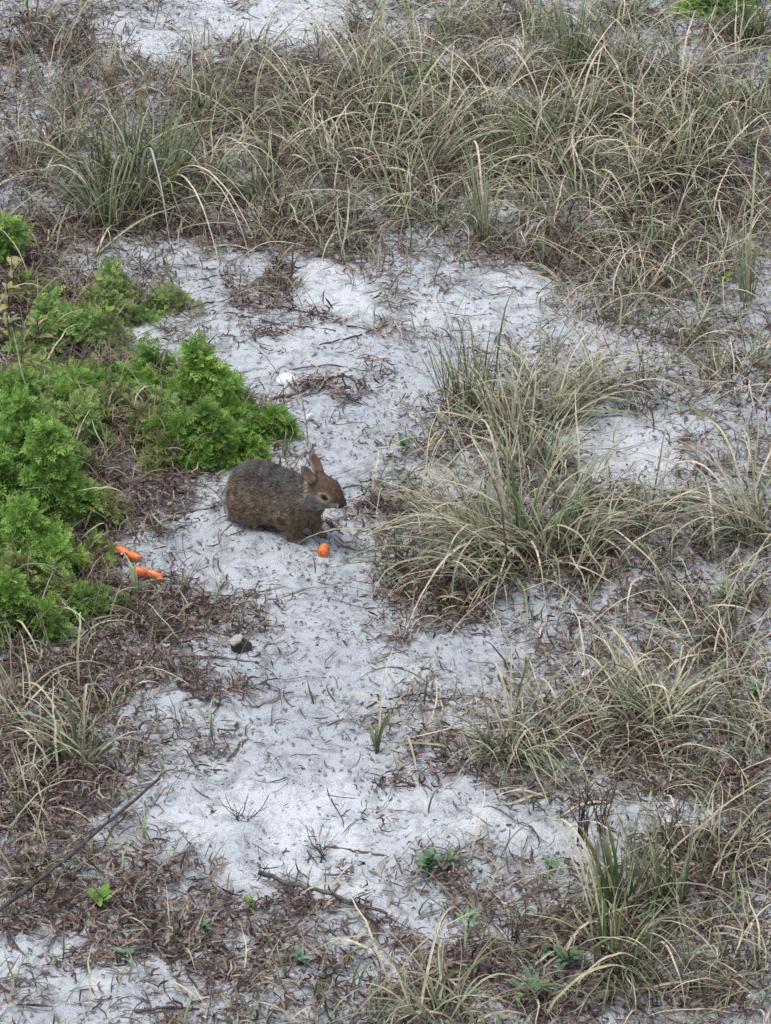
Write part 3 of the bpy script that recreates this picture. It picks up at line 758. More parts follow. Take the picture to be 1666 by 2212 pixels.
def shrub(u, v, ru, rv, h, nspr, mat, label, lsize=(.03, .05), group=None, dead=0):
    """dome of sprigs: centre seen at u, v; ru, rv its half extents in the photo"""
    c = P(u, v, h * .45)
    sc = mpp(v)[0]
    rx = ru * sc
    ry = max(.06, (rv * sc - .42 * h * math.cos(PITCH)) / math.sin(PITCH))
    o = np.array((c[0], c[1], float(gz(c[0], c[1]))))
    root = tag(empty('feathery_shrub', o), label, 'shrub', group)
    # sprig tips over the dome and inside it
    nspr = int(nspr * 1.9)
    a = rng.uniform(0, 2 * math.pi, nspr); r = np.sqrt(rng.random(nspr)) * rng.choice([1, 1, 1, 1.3], nspr)
    hole = vnoise(o[0] * 14 + r * np.cos(a) * rx * 14, o[1] * 11 + r * np.sin(a) * ry * 11, 83) < .335     # gaps that show stems and shade
    a, r = a[~hole], r[~hole]; nspr = len(a)
    lob = 1.08 + .22 * np.sin(a * 3 + rng.uniform(0, 6)) + .12 * np.sin(a * 7 + rng.uniform(0, 6))
    x, y = r * np.cos(a) * lob, r * np.sin(a) * lob
    zz = np.sqrt(np.clip(1.1 - r ** 2, .03, 1)) * h * rng.uniform(.55, 1.08, nspr)
    tips = np.stack([o[0] + x * rx, o[1] + y * ry, np.zeros(nspr)], 1)
    tips[:, 2] = gz(tips[:, 0], tips[:, 1]) + np.maximum(zz, .015) * (.35 + 1.3 * vnoise(tips[:, 0] * 16, tips[:, 1] * 12, 77))
    out = np.stack([x * .8 + rng.normal(0, .3, nspr), y * .8 + rng.normal(0, .3, nspr) - .15, .9 + 0 * x], 1)
    out /= np.linalg.norm(out, axis=1, keepdims=True)
    # leaves round each sprig tip
    m = 9
    ref = np.where(np.abs(out[:, :1]) < .9, np.array((1.0, 0, 0)), np.array((0, 1.0, 0)))
    e1 = np.cross(out, ref); e1 /= np.linalg.norm(e1, axis=1, keepdims=True)
    e2 = np.cross(out, e1)
    i = np.arange(m)
    phi = i[None] * 2.4 + rng.uniform(0, 6.3, (nspr, 1)) + rng.normal(0, .3, (nspr, m))
    el = np.linspace(.15, 1.25, m)[None] + rng.normal(0, .15, (nspr, m))
    d = out[:, None] * np.sin(el)[..., None] + (e1[:, None] * np.cos(phi)[..., None] + e2[:, None] * np.sin(phi)[..., None]) * np.cos(el)[..., None]
    pos = tips[:, None] - out[:, None] * (np.linspace(.030, 0, m)[None, :, None])
    up = out[:, None] + 0 * d
    size = rng.uniform(*lsize, (nspr, m)) * np.linspace(1.2, .65, m)[None]
    vv, f, rn, tt = pinnate_leaves(pos.reshape(-1, 3), d.reshape(-1, 3), up.reshape(-1, 3) + rng.normal(0, .2, (nspr * m, 3)), size.ravel(), rng.uniform(.0, .5, nspr * m))
    # every sprig keeps one hue, leaves vary a little
    hn_ = vnoise(tips[:, 0] * 7, tips[:, 1] * 5, 91)
    hue = np.repeat(np.clip(rng.random(nspr) * .45 + hn_ * .5 - .05, 0, .85), m * LEAF.shape[0] * 4)
    rn = np.clip(hue + rn * .2, 0, 1)
    g = gz(vv[:, 0], vv[:, 1]) + .003
    vv[:, 2] = np.maximum(vv[:, 2], g)
    alt = SECOND[mat.name]
    sel = np.repeat(vnoise(tips[:, 0] * 10 + 3, tips[:, 1] * 8, 92) + rng.normal(0, .12, nspr) > .56, m * LEAF.shape[0])
    for part, ff, mt in (('foliage', f[~sel], mat), ('older_foliage', f[sel], alt)):
        if len(ff):
            ids = ff.ravel()
            link(part, make_mesh(part, vv[ids] - o, [np.arange(len(ids)).reshape(-1, 4)], {'rnd': rn[ids], 't': tt[ids]}), mt, root)
    # woody stems from the base to some tips
    pick = rng.choice(nspr, min(nspr, 10), replace=False)
    for j in pick:
            polys, rad = [], []
            b = o + np.array((rng.normal(0, rx * .25), rng.normal(0, ry * .25), 0)); b[2] = gz(b[0], b[1]) - .005
            mid = (b + tips[j]) / 2 + np.array((rng.normal(0, .015), rng.normal(0, .015), .02))
            polys.append(smooth_poly([b, mid, tips[j]], 7) - o); rad.append(np.linspace(.0022, .001, 7))
            vs, fs, r1, t1 = tubes(polys, rad, 5)
            link('stem', make_mesh('stem', vs, fs, {'rnd': r1, 't': t1}), TWIGM, root)
    dead = dead or 45
    if dead:
        b = np.stack([o[0] + rng.normal(0, rx * .5, dead), o[1] + rng.normal(0, ry * .5, dead)], 1)
        b3 = np.concatenate([b, (gz(b[:, 0], b[:, 1]) + rng.uniform(0, h * .8, dead))[:, None]], 1)
        vv, f, rn, tt = ribbons(b3, rng.uniform(0, 6.3, dead), rng.uniform(.2, 1.4, dead), rng.uniform(.2, 1.5, dead), rng.uniform(.04, .13, dead), rng.uniform(.002, .005, dead), S=5, wig=.25)
        ob = link('dead_stems', make_mesh('dead_stems', vv - o, [f], {'rnd': rn, 't': tt}), DEAD, root)
        ob['kind'] = 'stuff'
    return root


shrub(25, 520, 55, 60, .16, 60, VIVID, 'small green shrub on its own beside the large dark green tuft')
shrub(190, 612, 125, 42, .09, 120, MUTED, 'low muted green shrub behind the small sand pocket', lsize=(.028, .045), dead=60)
shrub(310, 630, 75, 34, .06, 60, MUTED, 'sparse ground-hugging shrub behind the open end of the small sand pocket', lsize=(.025, .04))
shrub(140, 705, 120, 70, .12, 150, MUTED, 'muted green shrub beside the yellowing plant', dead=120)
shrub(225, 780, 60, 45, .10, 30, OLIVE, 'brownish dying shrub below the small sand pocket', dead=200)
shrub(335, 790, 110, 60, .14, 130, VIVID, 'vivid green shrub below the small sand pocket')
shrub(430, 850, 95, 60, .15, 130, VIVID, 'vivid green shrub between the dying shrub and the white shell')
shrub(545, 908, 70, 40, .09, 80, VIVID, 'vivid green shrub tip reaching onto the sand beside the white shell')
shrub(430, 955, 100, 45, .13, 130, DEEP, 'deep green shrub just behind the rabbit', lsize=(.035, .055))
shrub(260, 905, 130, 65, .13, 80, OLIVE, 'olive shrub full of dead stems in the middle of the green patch', dead=420)
shrub(75, 880, 105, 65, .17, 120, DEEP, 'dark green shrub below the yellowing plant', dead=60)
shrub(215, 1020, 95, 60, .15, 100, OLIVE, 'olive green shrub above the bent tan stalk', dead=80)
shrub(70, 990, 100, 60, .20, 130, DEEP, 'deep green shrub behind the brightest shrub')
shrub(75, 1090, 125, 80, .24, 210, VIVID, 'brightest green feathery shrub, tallest of the patch', lsize=(.04, .062))
shrub(65, 1210, 130, 80, .16, 180, DEEP, 'deep green shrub beside the two carrots', lsize=(.035, .055))
shrub(170, 1310, 75, 34, .06, 60, DEEP, 'low deep green shrub below the two carrots')
shrub(25, 1360, 85, 62, .12, 100, DEEP, 'deep green shrub under the looping pale grass')
for (u, v, ru, rv, h, n, mt, lab) in [
    (70, 615, 70, 30, .05, 30, MUTED, 'low pale green growth between the yellowing plants'), (230, 660, 70, 30, .05, 40, MUTED, 'thin low growth at the rim of the small sand pocket'),
    (100, 800, 110, 50, .10, 90, MUTED, 'light green shrub under the tallest yellowing plant'), (190, 850, 90, 50, .11, 80, DEEP, 'green shrub filling in beside the dying shrub'),
    (330, 880, 90, 45, .12, 90, DEEP, 'green shrub in the middle of the patch beside the olive shrub'), (150, 940, 100, 50, .14, 100, MUTED, 'light green shrub above the deep green pair'),
    (330, 975, 80, 40, .09, 60, OLIVE, 'thin olive growth in the shade of the deep green shrub'), (190, 1110, 60, 40, .10, 50, OLIVE, 'sparse olive sprigs around the bent tan stalk'),
    (135, 1175, 70, 45, .10, 60, DEEP, 'dark leafy growth just above the carrots'), (60, 1280, 110, 50, .12, 90, MUTED, 'light green low shrub under the looping grass')]:
    shrub(u, v, ru, rv, h, n, mt, lab, dead=70)
shrub(1575, 12, 80, 30, .10, 50, DEEP, 'small green shrub behind the grass band')


# ------------------------------------------------------------------ broad-leaved plants
def leaf_mesh(L, w, curl, name='leaf', S=6):
    """a lanceolate leaf along +x, folded along its midrib and curling"""
    t = np.linspace(0, 1, S + 1)
    ang = -curl * t
    x = np.concatenate([[0], np.cumsum(np.cos(ang[:-1]) * L / S)]); z = np.concatenate([[0], np.cumsum(np.sin(ang[:-1]) * L / S)])
    pr = (np.sin(np.clip(t * .92 + .06, 0, 1) * math.pi) ** .75) * w / 2
    v = []
    for i in range(S + 1):
        v += [(x[i], -pr[i], z[i] + pr[i] * .35), (x[i], 0, z[i]), (x[i], pr[i], z[i] + pr[i] * .35)]
    return make_mesh(name, np.array(v), [strip_faces(1, S, 3)], {'rnd': np.full(len(v), rng.random()), 't': np.repeat(t, 3)})


def rosette(u, v, n, L, w, mat, label, name='leafy_herb', el=(.15, 1.1), stem=.03, group=None, cat='plant'):
    o = Pg(u, v)
    root = tag(empty(name, o), label, cat, group)
    vs, fs, r1, t1 = tubes([smooth_poly([(0, 0, -.004), (.003, 0, stem * .5), (0, .003, stem)], 5)], [np.linspace(.003, .0018, 5)])
    link('stem', make_mesh('stem', vs, fs, {'rnd': r1, 't': t1}), TWIGM, root)
    meshes = [leaf_mesh(L * s, w * s, c) for s, c in ((1, .6), (.8, .3), (.9, 1.0))]
    for i in range(n):
        ob = link('leaf', meshes[i % 3], mat, root)
        ob.location = (rng.normal(0, .003), rng.normal(0, .003), stem * rng.uniform(.35, 1))
        ob.rotation_euler = (rng.normal(0, .3), -rng.uniform(*el), i * 2.4 + rng.normal(0, .3))
    return root


rosette(1140, 2160, 13, .065, .018, HERB, 'largest grey-green leafy rosette between two hooping grass tufts')
rosette(1228, 2092, 10, .050, .016, HERB, 'bright green rosette in dark litter beside its smaller twin')
rosette(1172, 2075, 6, .036, .014, HERB, 'small green rosette next to the bright rosette')
rosette(925, 1895, 15, .045, .020, HERB, 'dense bright herb at the lower rim of the bare sand', el=(.3, 1.2), stem=.05)
rosette(965, 1880, 9, .035, .016, HERB, 'smaller herb touching the dense bright herb')
rosette(872, 978, 7, .045, .02, HERB, 'dark green sprout on bare sand behind the rabbit and left of the grass', el=(.4, 1.2))
bpy.data.objects['leafy_herb.005']['label'] = 'dark green sprout on the bare sand between rabbit and tall grass stems'
rosette(645, 2085, 9, .035, .010, HERB, 'pale narrow-leaved rosette in tan litter', el=(.2, 1.0))
rosette(1630, 1500, 9, .04, .012, HERB, 'pale green herb in brown litter near the looped straw')
rosette(1560, 1300, 8, .05, .010, HERB, 'pale spidery herb on littered sand under the straw clump')
rosette(1190, 1880, 8, .035, .012, HERB, 'small herb below the pale sand strip, beside bleached blades')
rosette(215, 1960, 6, .045, .022, DEEP, 'broad-leaved green sprout under the long grey stick', el=(.3, 1.2))
rosette(270, 2080, 8, .04, .012, HERB, 'thin green sprout on litter beside the small sand pocket with the half-buried stick')
rosette(440, 2020, 7, .03, .011, HERB, 'tiny pale sprout amid dead grass below the bare sand')
rosette(1240, 505, 7, .045, .014, HERB, 'pale grey-green herb under the grass band')
rosette(1430, 1920, 9, .04, .01, HERB, 'feathery grey herb between the two upright green tufts')
rosette(1560, 610, 6, .04, .02, DEEP, 'dark leafy sprout in the shade of the grass band')
rosette(540, 1970, 6, .03, .012, DEEP, 'small dark sprout at the end of the fallen brown stick')
rosette(1010, 2010, 8, .04, .01, HERB, 'narrow-leaved herb in reddish litter')

yp = []
for (u, v, n, L, lab) in [(30, 640, 7, .05, 'yellowing thick-leaved plant below the pale green shrub'), (20, 760, 8, .06, 'yellow and brown thick-leaved plant between two shrubs, with the most leaves'),
                          (85, 775, 5, .05, 'small yellowing plant above the dark shrub'), (20, 700, 7, .055, 'thick grey-green leaved plant with brown edges beside a muted shrub')]:
    rosette(u, v, n, L, .022, YELL, lab, name='yellowing_plant', el=(.2, 1.2), stem=.14)

# ------------------------------------------------------------------ dead twiggy weeds
def weed(u, v, h, n, label, spread=.10):
    o = Pg(u, v)
    root = tag(empty('dead_weed', o), label, 'weed')
    for i in range(n):
        a = rng.uniform(0, 6.3); s = rng.uniform(.2, 1) * spread
        tip = np.array((math.cos(a) * s, math.sin(a) * s, h * rng.uniform(.65, 1.1)))
        main = smooth_poly([(rng.normal(0, .008), rng.normal(0, .008), -.005), tip * np.array((.25, .25, .5)) + rng.normal(0, .006, 3), tip], 8)
        polys, rad = [main], [np.linspace(.0022, .0009, 8)]
        for j in range(5):
            b = main[rng.integers(3, 7)]
            e = b + np.array((rng.normal(0, .03), rng.normal(0, .03), rng.uniform(.02, .06)))
            polys.append(smooth_poly([b, (b + e) / 2 + rng.normal(0, .006, 3), e], 4)); rad.append(np.linspace(.0012, .0006, 4))
        vs, fs, r1, t1 = tubes(polys, rad, 4)
        link('stem', make_mesh('stem', vs, fs, {'rnd': r1, 't': t1}), TWIGM, root)
    return root


weed(1255, 1830, .20, 8, 'bare dark twiggy weed standing before the pale sand strip', .09)
weed(1300, 1800, .17, 6, 'thin bare weed beside the larger twiggy weed', .07)
weed(1440, 1850, .16, 7, 'bare weed at the litter edge of the pale sand strip', .07)
weed(300, 1370, .11, 6, 'short bare weed in brown litter below the carrots', .06)
weed(870, 1230, .10, 7, 'dry wiry weed in reddish litter beneath the biggest clump', .09)
weed(1110, 2040, .09, 5, 'reddish bare weed above the leafy rosettes', .05)
weed(700, 1850, .022, 3, 'tiny dead weed lying on the bare lower sand', .05)
weed(525, 1775, .02, 3, 'tiny dry sprig on the bright lower sand', .03)

# ------------------------------------------------------------------ fallen sticks
def stick(pts, r, label, mat=STICKM, taper=.55, dz=None, n=18, name='fallen_stick'):
    """pts in the photo lie on the sand, raised by dz"""
    dz = dz or [r * .9] * len(pts)
    q = [Pg(u, v, z) for (u, v), z in zip(pts, dz)]
    p = smooth_poly(q, n)
    p[:, 2] = np.maximum(p[:, 2], gz(p[:, 0], p[:, 1]) + r * .5)
    p[1:-1] += rng.normal(0, r * .35, (n - 2, 3))
    c = p[n // 2].copy()
    c[2] = float(gz(c[0], c[1]))
    vs, fs, r1, t1 = tubes([p - c], [np.linspace(r, r * taper, n)], 7, .18)
    o = link(name, make_mesh(name, vs, fs, {'rnd': r1, 't': t1}), mat, None, c)
    return tag(o, label, 'stick', 'sticks fallen on the sand')


stick([(-40, 1998), (60, 1920), (150, 1850), (240, 1772), (345, 1682)], .0066, 'longest grey stick slanting out of the dark litter onto the lower sand', dz=[.06, .075, .08, .06, .02])
stick([(558, 1884), (640, 1912), (740, 1942), (836, 1974)], .0066, 'straight dark brown stick lying across the lower bare sand', dz=[.03, .024, .022, .022])
stick([(300, 1436), (380, 1420), (460, 1420), (560, 1432)], .005, 'crooked dark stick lying at the foot of the wood stub')
stick([(382, 1896), (420, 1900), (446, 1897), (458, 1882)], .004, 'short hooked stick at the lower rim of the bright sand')
stick([(395, 1330), (430, 1302), (470, 1278), (486, 1256), (492, 1240)], .0032, 'thin knobbly twig reaching from litter onto sand below the rabbit', TWIGM)
stick([(490, 1645), (508, 1622), (524, 1600)], .004, 'short thick twig on the sand between litter and lower clearing', TWIGM)
stick([(275, 1846), (310, 1858), (348, 1868)], .004, 'short dark stick crossing the litter rim beside the bright sand', TWIGM)
stick([(690, 1830), (760, 1838), (830, 1848)], .0035, 'thin dark stick pointing out of the small debris heap on lower sand', TWIGM)
stick([(462, 1996), (500, 2004), (538, 2014)], .004, 'short black stick in tan litter below the straight brown stick', TWIGM)
stick([(290, 2185), (360, 2178), (430, 2180)], .005, 'dark stick half buried in litter by a small sand pocket', TWIGM)
stick([(705, 1122), (722, 1138), (742, 1156)], .004, 'dark short stick in front of the rabbit under its nose', TWIGM)
stick([(400, 668), (470, 652), (560, 656), (650, 672), (720, 690)], .0028, 'long thin root running over the upper sand', TWIGM)
stick([(520, 684), (600, 700), (680, 708), (725, 714)], .004, 'brown root beside the long thin root on the upper sand', TWIGM)
stick([(690, 745), (760, 728), (840, 700)], .003, 'thin brown twig on the upper sand towards the stiff green stems', TWIGM)
stick([(610, 800), (700, 790), (790, 800)], .0026, 'thin pale twig above the brown wrack line', TWIGM)
stick([(585, 862), (640, 848), (700, 822), (750, 812), (790, 838)], .005, 'curved brown root along the wrack line beside the white shell', TWIGM)
stick([(740, 1055), (775, 1048), (790, 1062), (768, 1076)], .003, 'looped brown rootlet on the sand by the rabbit ears', TWIGM)
stick([(370, 1110), (430, 1102), (480, 1092)], .0035, 'brown stick under the deep green shrub behind the rabbit', TWIGM)
stick([(470, 1160), (530, 1110), (560, 1140)], .002, 'very thin twig on sand behind the rabbit hind foot', TWIGM)
stick([(840, 1510), (900, 1500), (980, 1512)], .003, 'thin twig on grey sand below the reddish litter', TWIGM)
stick([(420, 1290), (520, 1285), (620, 1282)], .0022, 'faint thin twig across the middle sand', TWIGM)

# ------------------------------------------------------------------ wood stub with pale cut face
def wood_stub():
    o = Pg(519, 1404)
    root = tag(empty('wood_stub', o), 'black charred wood stub with a pale round cut face on the sand', 'wood stub')
    ax = np.array((-.40, -.16, .88)); ax /= np.linalg.norm(ax)
    e1 = np.cross(ax, (0, 1.0, 0)); e1 /= np.linalg.norm(e1); e2 = np.cross(ax, e1)
    n = 18; prof = [(-.018, .034), (-.002, .033), (.012, .029), (.028, .025), (.044, .022)]
    an = np.linspace(0, 2 * math.pi, n, endpoint=False)
    irr = 1 + .14 * np.sin(an * 2 + .7) + .09 * np.sin(an * 5 + 2) + rng.normal(0, .04, n)
    V = []
    for s, r in prof:
        rr = r * irr * (1 + rng.normal(0, .035, n))
        V.append(ax * (s + .008) + e1 * (rr * np.cos(an))[:, None] + e2 * (rr * np.sin(an))[:, None])
    V = np.concatenate(V) * .74 + np.array((.006, 0, .0))
    F = []
    for i in range(len(prof) - 1):
        for j in range(n):
            F.append((i * n + j, i * n + (j + 1) % n, (i + 1) * n + (j + 1) % n, (i + 1) * n + j))
    m, nn, l, b = new_mat('charred_bark')
    nz = nn.new('ShaderNodeTexNoise'); nz.inputs['Scale'].default_value = 90; nz.inputs['Detail'].default_value = 5
    rp = ramp(nn, [(.35, (.012, .010, .009)), (.5, (.035, .028, .024)), (.7, (.10, .08, .068))])
    l.new(nz.outputs['Fac'], rp.inputs[0]); l.new(rp.outputs[0], b.inputs['Base Color'])
    b.inputs['Roughness'].default_value = .8
    bp = nn.new('ShaderNodeBump'); bp.inputs['Strength'].default_value = .8; bp.inputs['Distance'].default_value = .004
    l.new(nz.outputs['Fac'], bp.inputs['Height']); l.new(bp.outputs[0], b.inputs['Normal'])
    link('bark', make_mesh('bark', V, [np.array(F), ], None, False), m, root)
    # cut face: a slightly domed disc, overhanging the char
    m2, nn, l, b = new_mat('cut_wood')
    tc = nn.new('ShaderNodeTexCoord'); nz = nn.new('ShaderNodeTexNoise'); nz.inputs['Scale'].default_value = 70
    l.new(tc.outputs['Object'], nz.inputs['Vector'])
    rp = ramp(nn, [(.3, (.24, .21, .18)), (.6, (.34, .31, .27)), (.8, (.42, .39, .34))])
    l.new(nz.outputs['Fac'], rp.inputs[0]); l.new(rp.outputs[0], b.inputs['Base Color']); b.inputs['Roughness'].default_value = .85
    top = V[-n:]; cen = top.mean(0)
    rings = [cen + (top - cen) * s + ax * z for s, z in ((.99, -.003), (1.16, .001), (1.12, .0055), (.72, .007), (.35, .0062))]
    VV = np.concatenate(rings + [(cen + ax * .0066)[None]])
    FF = [(i * n + j, i * n + (j + 1) % n, (i + 1) * n + (j + 1) % n, (i + 1) * n + j) for i in range(4) for j in range(n)]
    T = [(4 * n + j, 4 * n + (j + 1) % n, 5 * n) for j in range(n)]
    link('cut_face', make_mesh('cut_face', VV, [np.array(FF), np.array(T)]), m2, root)


wood_stub()

# ------------------------------------------------------------------ shells
def shell_mat(name, a, b_):
    m, n, l, b = new_mat(name)
    nz = n.new('ShaderNodeTexNoise'); nz.inputs['Scale'].default_value = 80
    rp = ramp(n, [(.35, a), (.7, b_)])
    l.new(nz.outputs['Fac'], rp.inputs[0]); l.new(rp.outputs[0], b.inputs['Base Color'])
    b.inputs['Roughness'].default_value = .4
    return m


def clam_shell(u, v, L, W, H, rot, label):
    nr, na = 10, 28
    V, F = [], []
    for side in (0, 1):
        for i in range(nr + 1):
            r = i / nr
            for j in range(na):
                a = 2 * math.pi * j / na
                rib = 1 + .018 * math.cos(a * 14) * r
                x = math.cos(a) * r * rib * (1 + .08 * math.cos(a)); y = math.sin(a) * r * rib
                z = (1 - r ** 2.2) * (1 - .15 * r * math.cos(a))
                V.append((x * L / 2, y * W / 2, z * H - side * .0018 * (1 - .7 * r)))
    m = (nr + 1) * na
    for i in range(nr):
        for j in range(na):
            j2 = (j + 1) % na
            F.append((i * na + j, (i + 1) * na + j, (i + 1) * na + j2, i * na + j2))
            F.append((m + i * na + j, m + i * na + j2, m + (i + 1) * na + j2, m + (i + 1) * na + j))
    for j in range(na):
        j2 = (j + 1) % na
        F.append((nr * na + j, m + nr * na + j, m + nr * na + j2, nr * na + j2))
    p = Pg(u, v)
    o = link('clam_shell', make_mesh('clam_shell', np.array(V), [np.array(F)]), shell_mat('white_shell', (.86, .86, .85), (.90, .90, .89)), None, p + np.array((0, 0, .009)))
    o.rotation_euler = (R(12), R(4), R(rot))
    return tag(o, label, 'shell')


clam_shell(618, 826, .064, .050, .020, 12, 'bright white clam shell on bare sand beside the brown wrack line')


def cone_shell(u, v, L, r, rot, label):
    """whelk: wide shoulder, spire turns, drawn-out canal"""
    nr, na = 26, 20
    V = []
    for i in range(nr + 1):
        t = i / nr
        if t < .35:
            rad = r * (t / .35) ** .9 * (1 + .10 * math.sin(t * 55))
        else:
            rad = r * max(.10, (1 - (t - .35) / .65)) ** .8
        for j in range(na):
            a = 2 * math.pi * j / na
            lip = 1 + (.25 if .4 < t < .9 and abs(a - 4.4) < .4 else 0)
            V.append((L * (t - .45), rad * lip * math.cos(a), rad * lip * math.sin(a) * .9 + .006 * math.sin(t * 3)))
    F = [(i * na + j, (i + 1) * na + j, (i + 1) * na + (j + 1) % na, i * na + (j + 1) % na) for i in range(nr) for j in range(na)]
    p = Pg(u, v)
    o = link('whelk_shell', make_mesh('whelk_shell', np.array(V), [np.array(F)]), shell_mat('pink_shell', (.62, .50, .50), (.78, .72, .72)), None, p + np.array((0, 0, r * .85)))
    o.rotation_euler = (0, R(-6), R(rot))
    return tag(o, label, 'shell')


cone_shell(1267, 1466, .052, .0125, 225, 'pale pink pointed shell lying in brown litter under hooped grass')
# white curl of dry palm-like strip on the sand
cp = smooth_poly([Pg(676, 893, .010), Pg(664, 898, .014), Pg(660, 909, .010), Pg(664, 921, .004)], 12)
oc = cp[6].copy()
vs, fs, r1, t1 = band(cp[None] - oc, np.array([.007]), np.linspace(0, 1, 12), .5, .3, np.array([.2]))
tag(link('curled_strip', make_mesh('curled_strip', vs, [fs], {'rnd': r1, 't': t1}), shell_mat('white_strip', (.66, .63, .62), (.76, .74, .74)), None, oc), 'white curled strip on the sand below the wrack line', 'plant strip')

# ------------------------------------------------------------------ carrots
def carrot_mat():
    m, n, l, b = new_mat('carrot')
    tc = n.new('ShaderNodeTexCoord')
    wv = n.new('ShaderNodeTexNoise'); wv.inputs['Scale'].default_value = 45; wv.inputs['Detail'].default_value = 4
    l.new(tc.outputs['Object'], wv.inputs['Vector'])
    rp = ramp(n, [(.3, (.60, .115, .022)), (.55, (.78, .185, .045)), (.8, (.84, .30, .12))])
    l.new(wv.outputs['Fac'], rp.inputs[0])
    rg = n.new('ShaderNodeTexWave'); rg.bands_direction = 'X'; rg.inputs['Scale'].default_value = 38; rg.inputs['Distortion'].default_value = 6; rg.inputs['Detail'].default_value = 3
    l.new(tc.outputs['Object'], rg.inputs['Vector'])
    rr = ramp(n, [(.0, (.62, .5, .42)), (.16, (1, 1, 1))])
    l.new(rg.outputs['Fac'], rr.inputs[0])
    mm = n.new('ShaderNodeMixRGB'); mm.blend_type = 'MULTIPLY'; mm.inputs[0].default_value = .8
    l.new(rp.outputs[0], mm.inputs[1]); l.new(rr.outputs[0], mm.inputs[2])
    dz_ = n.new('ShaderNodeTexNoise'); dz_.inputs['Scale'].default_value = 0.86
    l.new(tc.outputs['Object'], dz_.inputs['Vector'])
    dr = ramp(n, [(.62, (0, 0, 0)), (.72, (.75, .75, .75))])
    l.new(dz_.outputs['Fac'], dr.inputs[0])
    md = n.new('ShaderNodeMixRGB'); md.inputs[2].default_value = (.45, .36, .28, 1)
    l.new(dr.outputs[0], md.inputs[0]); l.new(mm.outputs[0], md.inputs[1])
    l.new(md.outputs[0], b.inputs['Base Color'])
    b.inputs['Roughness'].default_value = .45
    b.inputs['Subsurface Weight'].default_value = .15
    b.inputs['Subsurface Radius'].default_value = (.006, .002, .001)
    bp = n.new('ShaderNodeBump'); bp.inputs['Strength'].default_value = .5; bp.inputs['Distance'].default_value = .002
    l.new(wv.outputs['Fac'], bp.inputs['Height']); l.new(bp.outputs[0], b.inputs['Normal'])
    return m


CARROT = carrot_mat()


def carrot(u, v, L, r0, r1, rotz, label, roty=0, lift=0):
    nr, na = 22, 20
    V = []
    for i in range(nr + 1):
        t = i / nr
        end = min(1, math.sqrt(max(0, 1 - (1 - min(t, .09) / .09) ** 2)) * .98 + .02) * min(1, math.sqrt(max(0, 1 - (1 - min(1 - t, .16) / .16) ** 2)) * .98 + .02)
        r = (r0 + (r1 - r0) * t) * end * (1 + .035 * math.sin(t * 19 + 1) + .02 * math.sin(t * 43))
        for j in range(na):
            a = 2 * math.pi * j / na
            k_ = 1 + .03 * math.sin(3 * a + t * 2)
            V.append((L * (t - .5), r * k_ * math.cos(a) + .004 * math.sin(t * 3), r * k_ * math.sin(a)))
    c0, c1 = len(V), len(V) + 1
    V += [(-L / 2 - .0005, 0, 0), (L / 2 + .0005, .004 * math.sin(3), 0)]
    F = [(i * na + j, (i + 1) * na + j, (i + 1) * na + (j + 1) % na, i * na + (j + 1) % na) for i in range(nr) for j in range(na)]
    T = [(c0, j, (j + 1) % na) for j in range(na)] + [(c1, nr * na + (j + 1) % na, nr * na + j) for j in range(na)]
    rr = (r0 + r1) / 2
    p = Pg(u, v, rr * .8)
    o = link('carrot', make_mesh('carrot', np.array(V), [np.array(F), np.array(T)]), CARROT, None, p + np.array((0, 0, lift)))
    o.rotation_euler = (rng.uniform(0, 6), roty, rotz)
    return tag(o, label, 'carrot')


carrot(279, 1197, .085, .0125, .0105, R(-35), 'orange carrot tucked against dark litter, half behind grass blades', R(3), .004)
carrot(324, 1245, .090, .0155, .0115, R(-24), 'brighter orange carrot lying in the open beside the green shrub', R(2), .004)
carrot(701, 1190, .032, .0160, .0150, R(-94), 'orange carrot end-on in front of the rabbit paws', 0, 0)


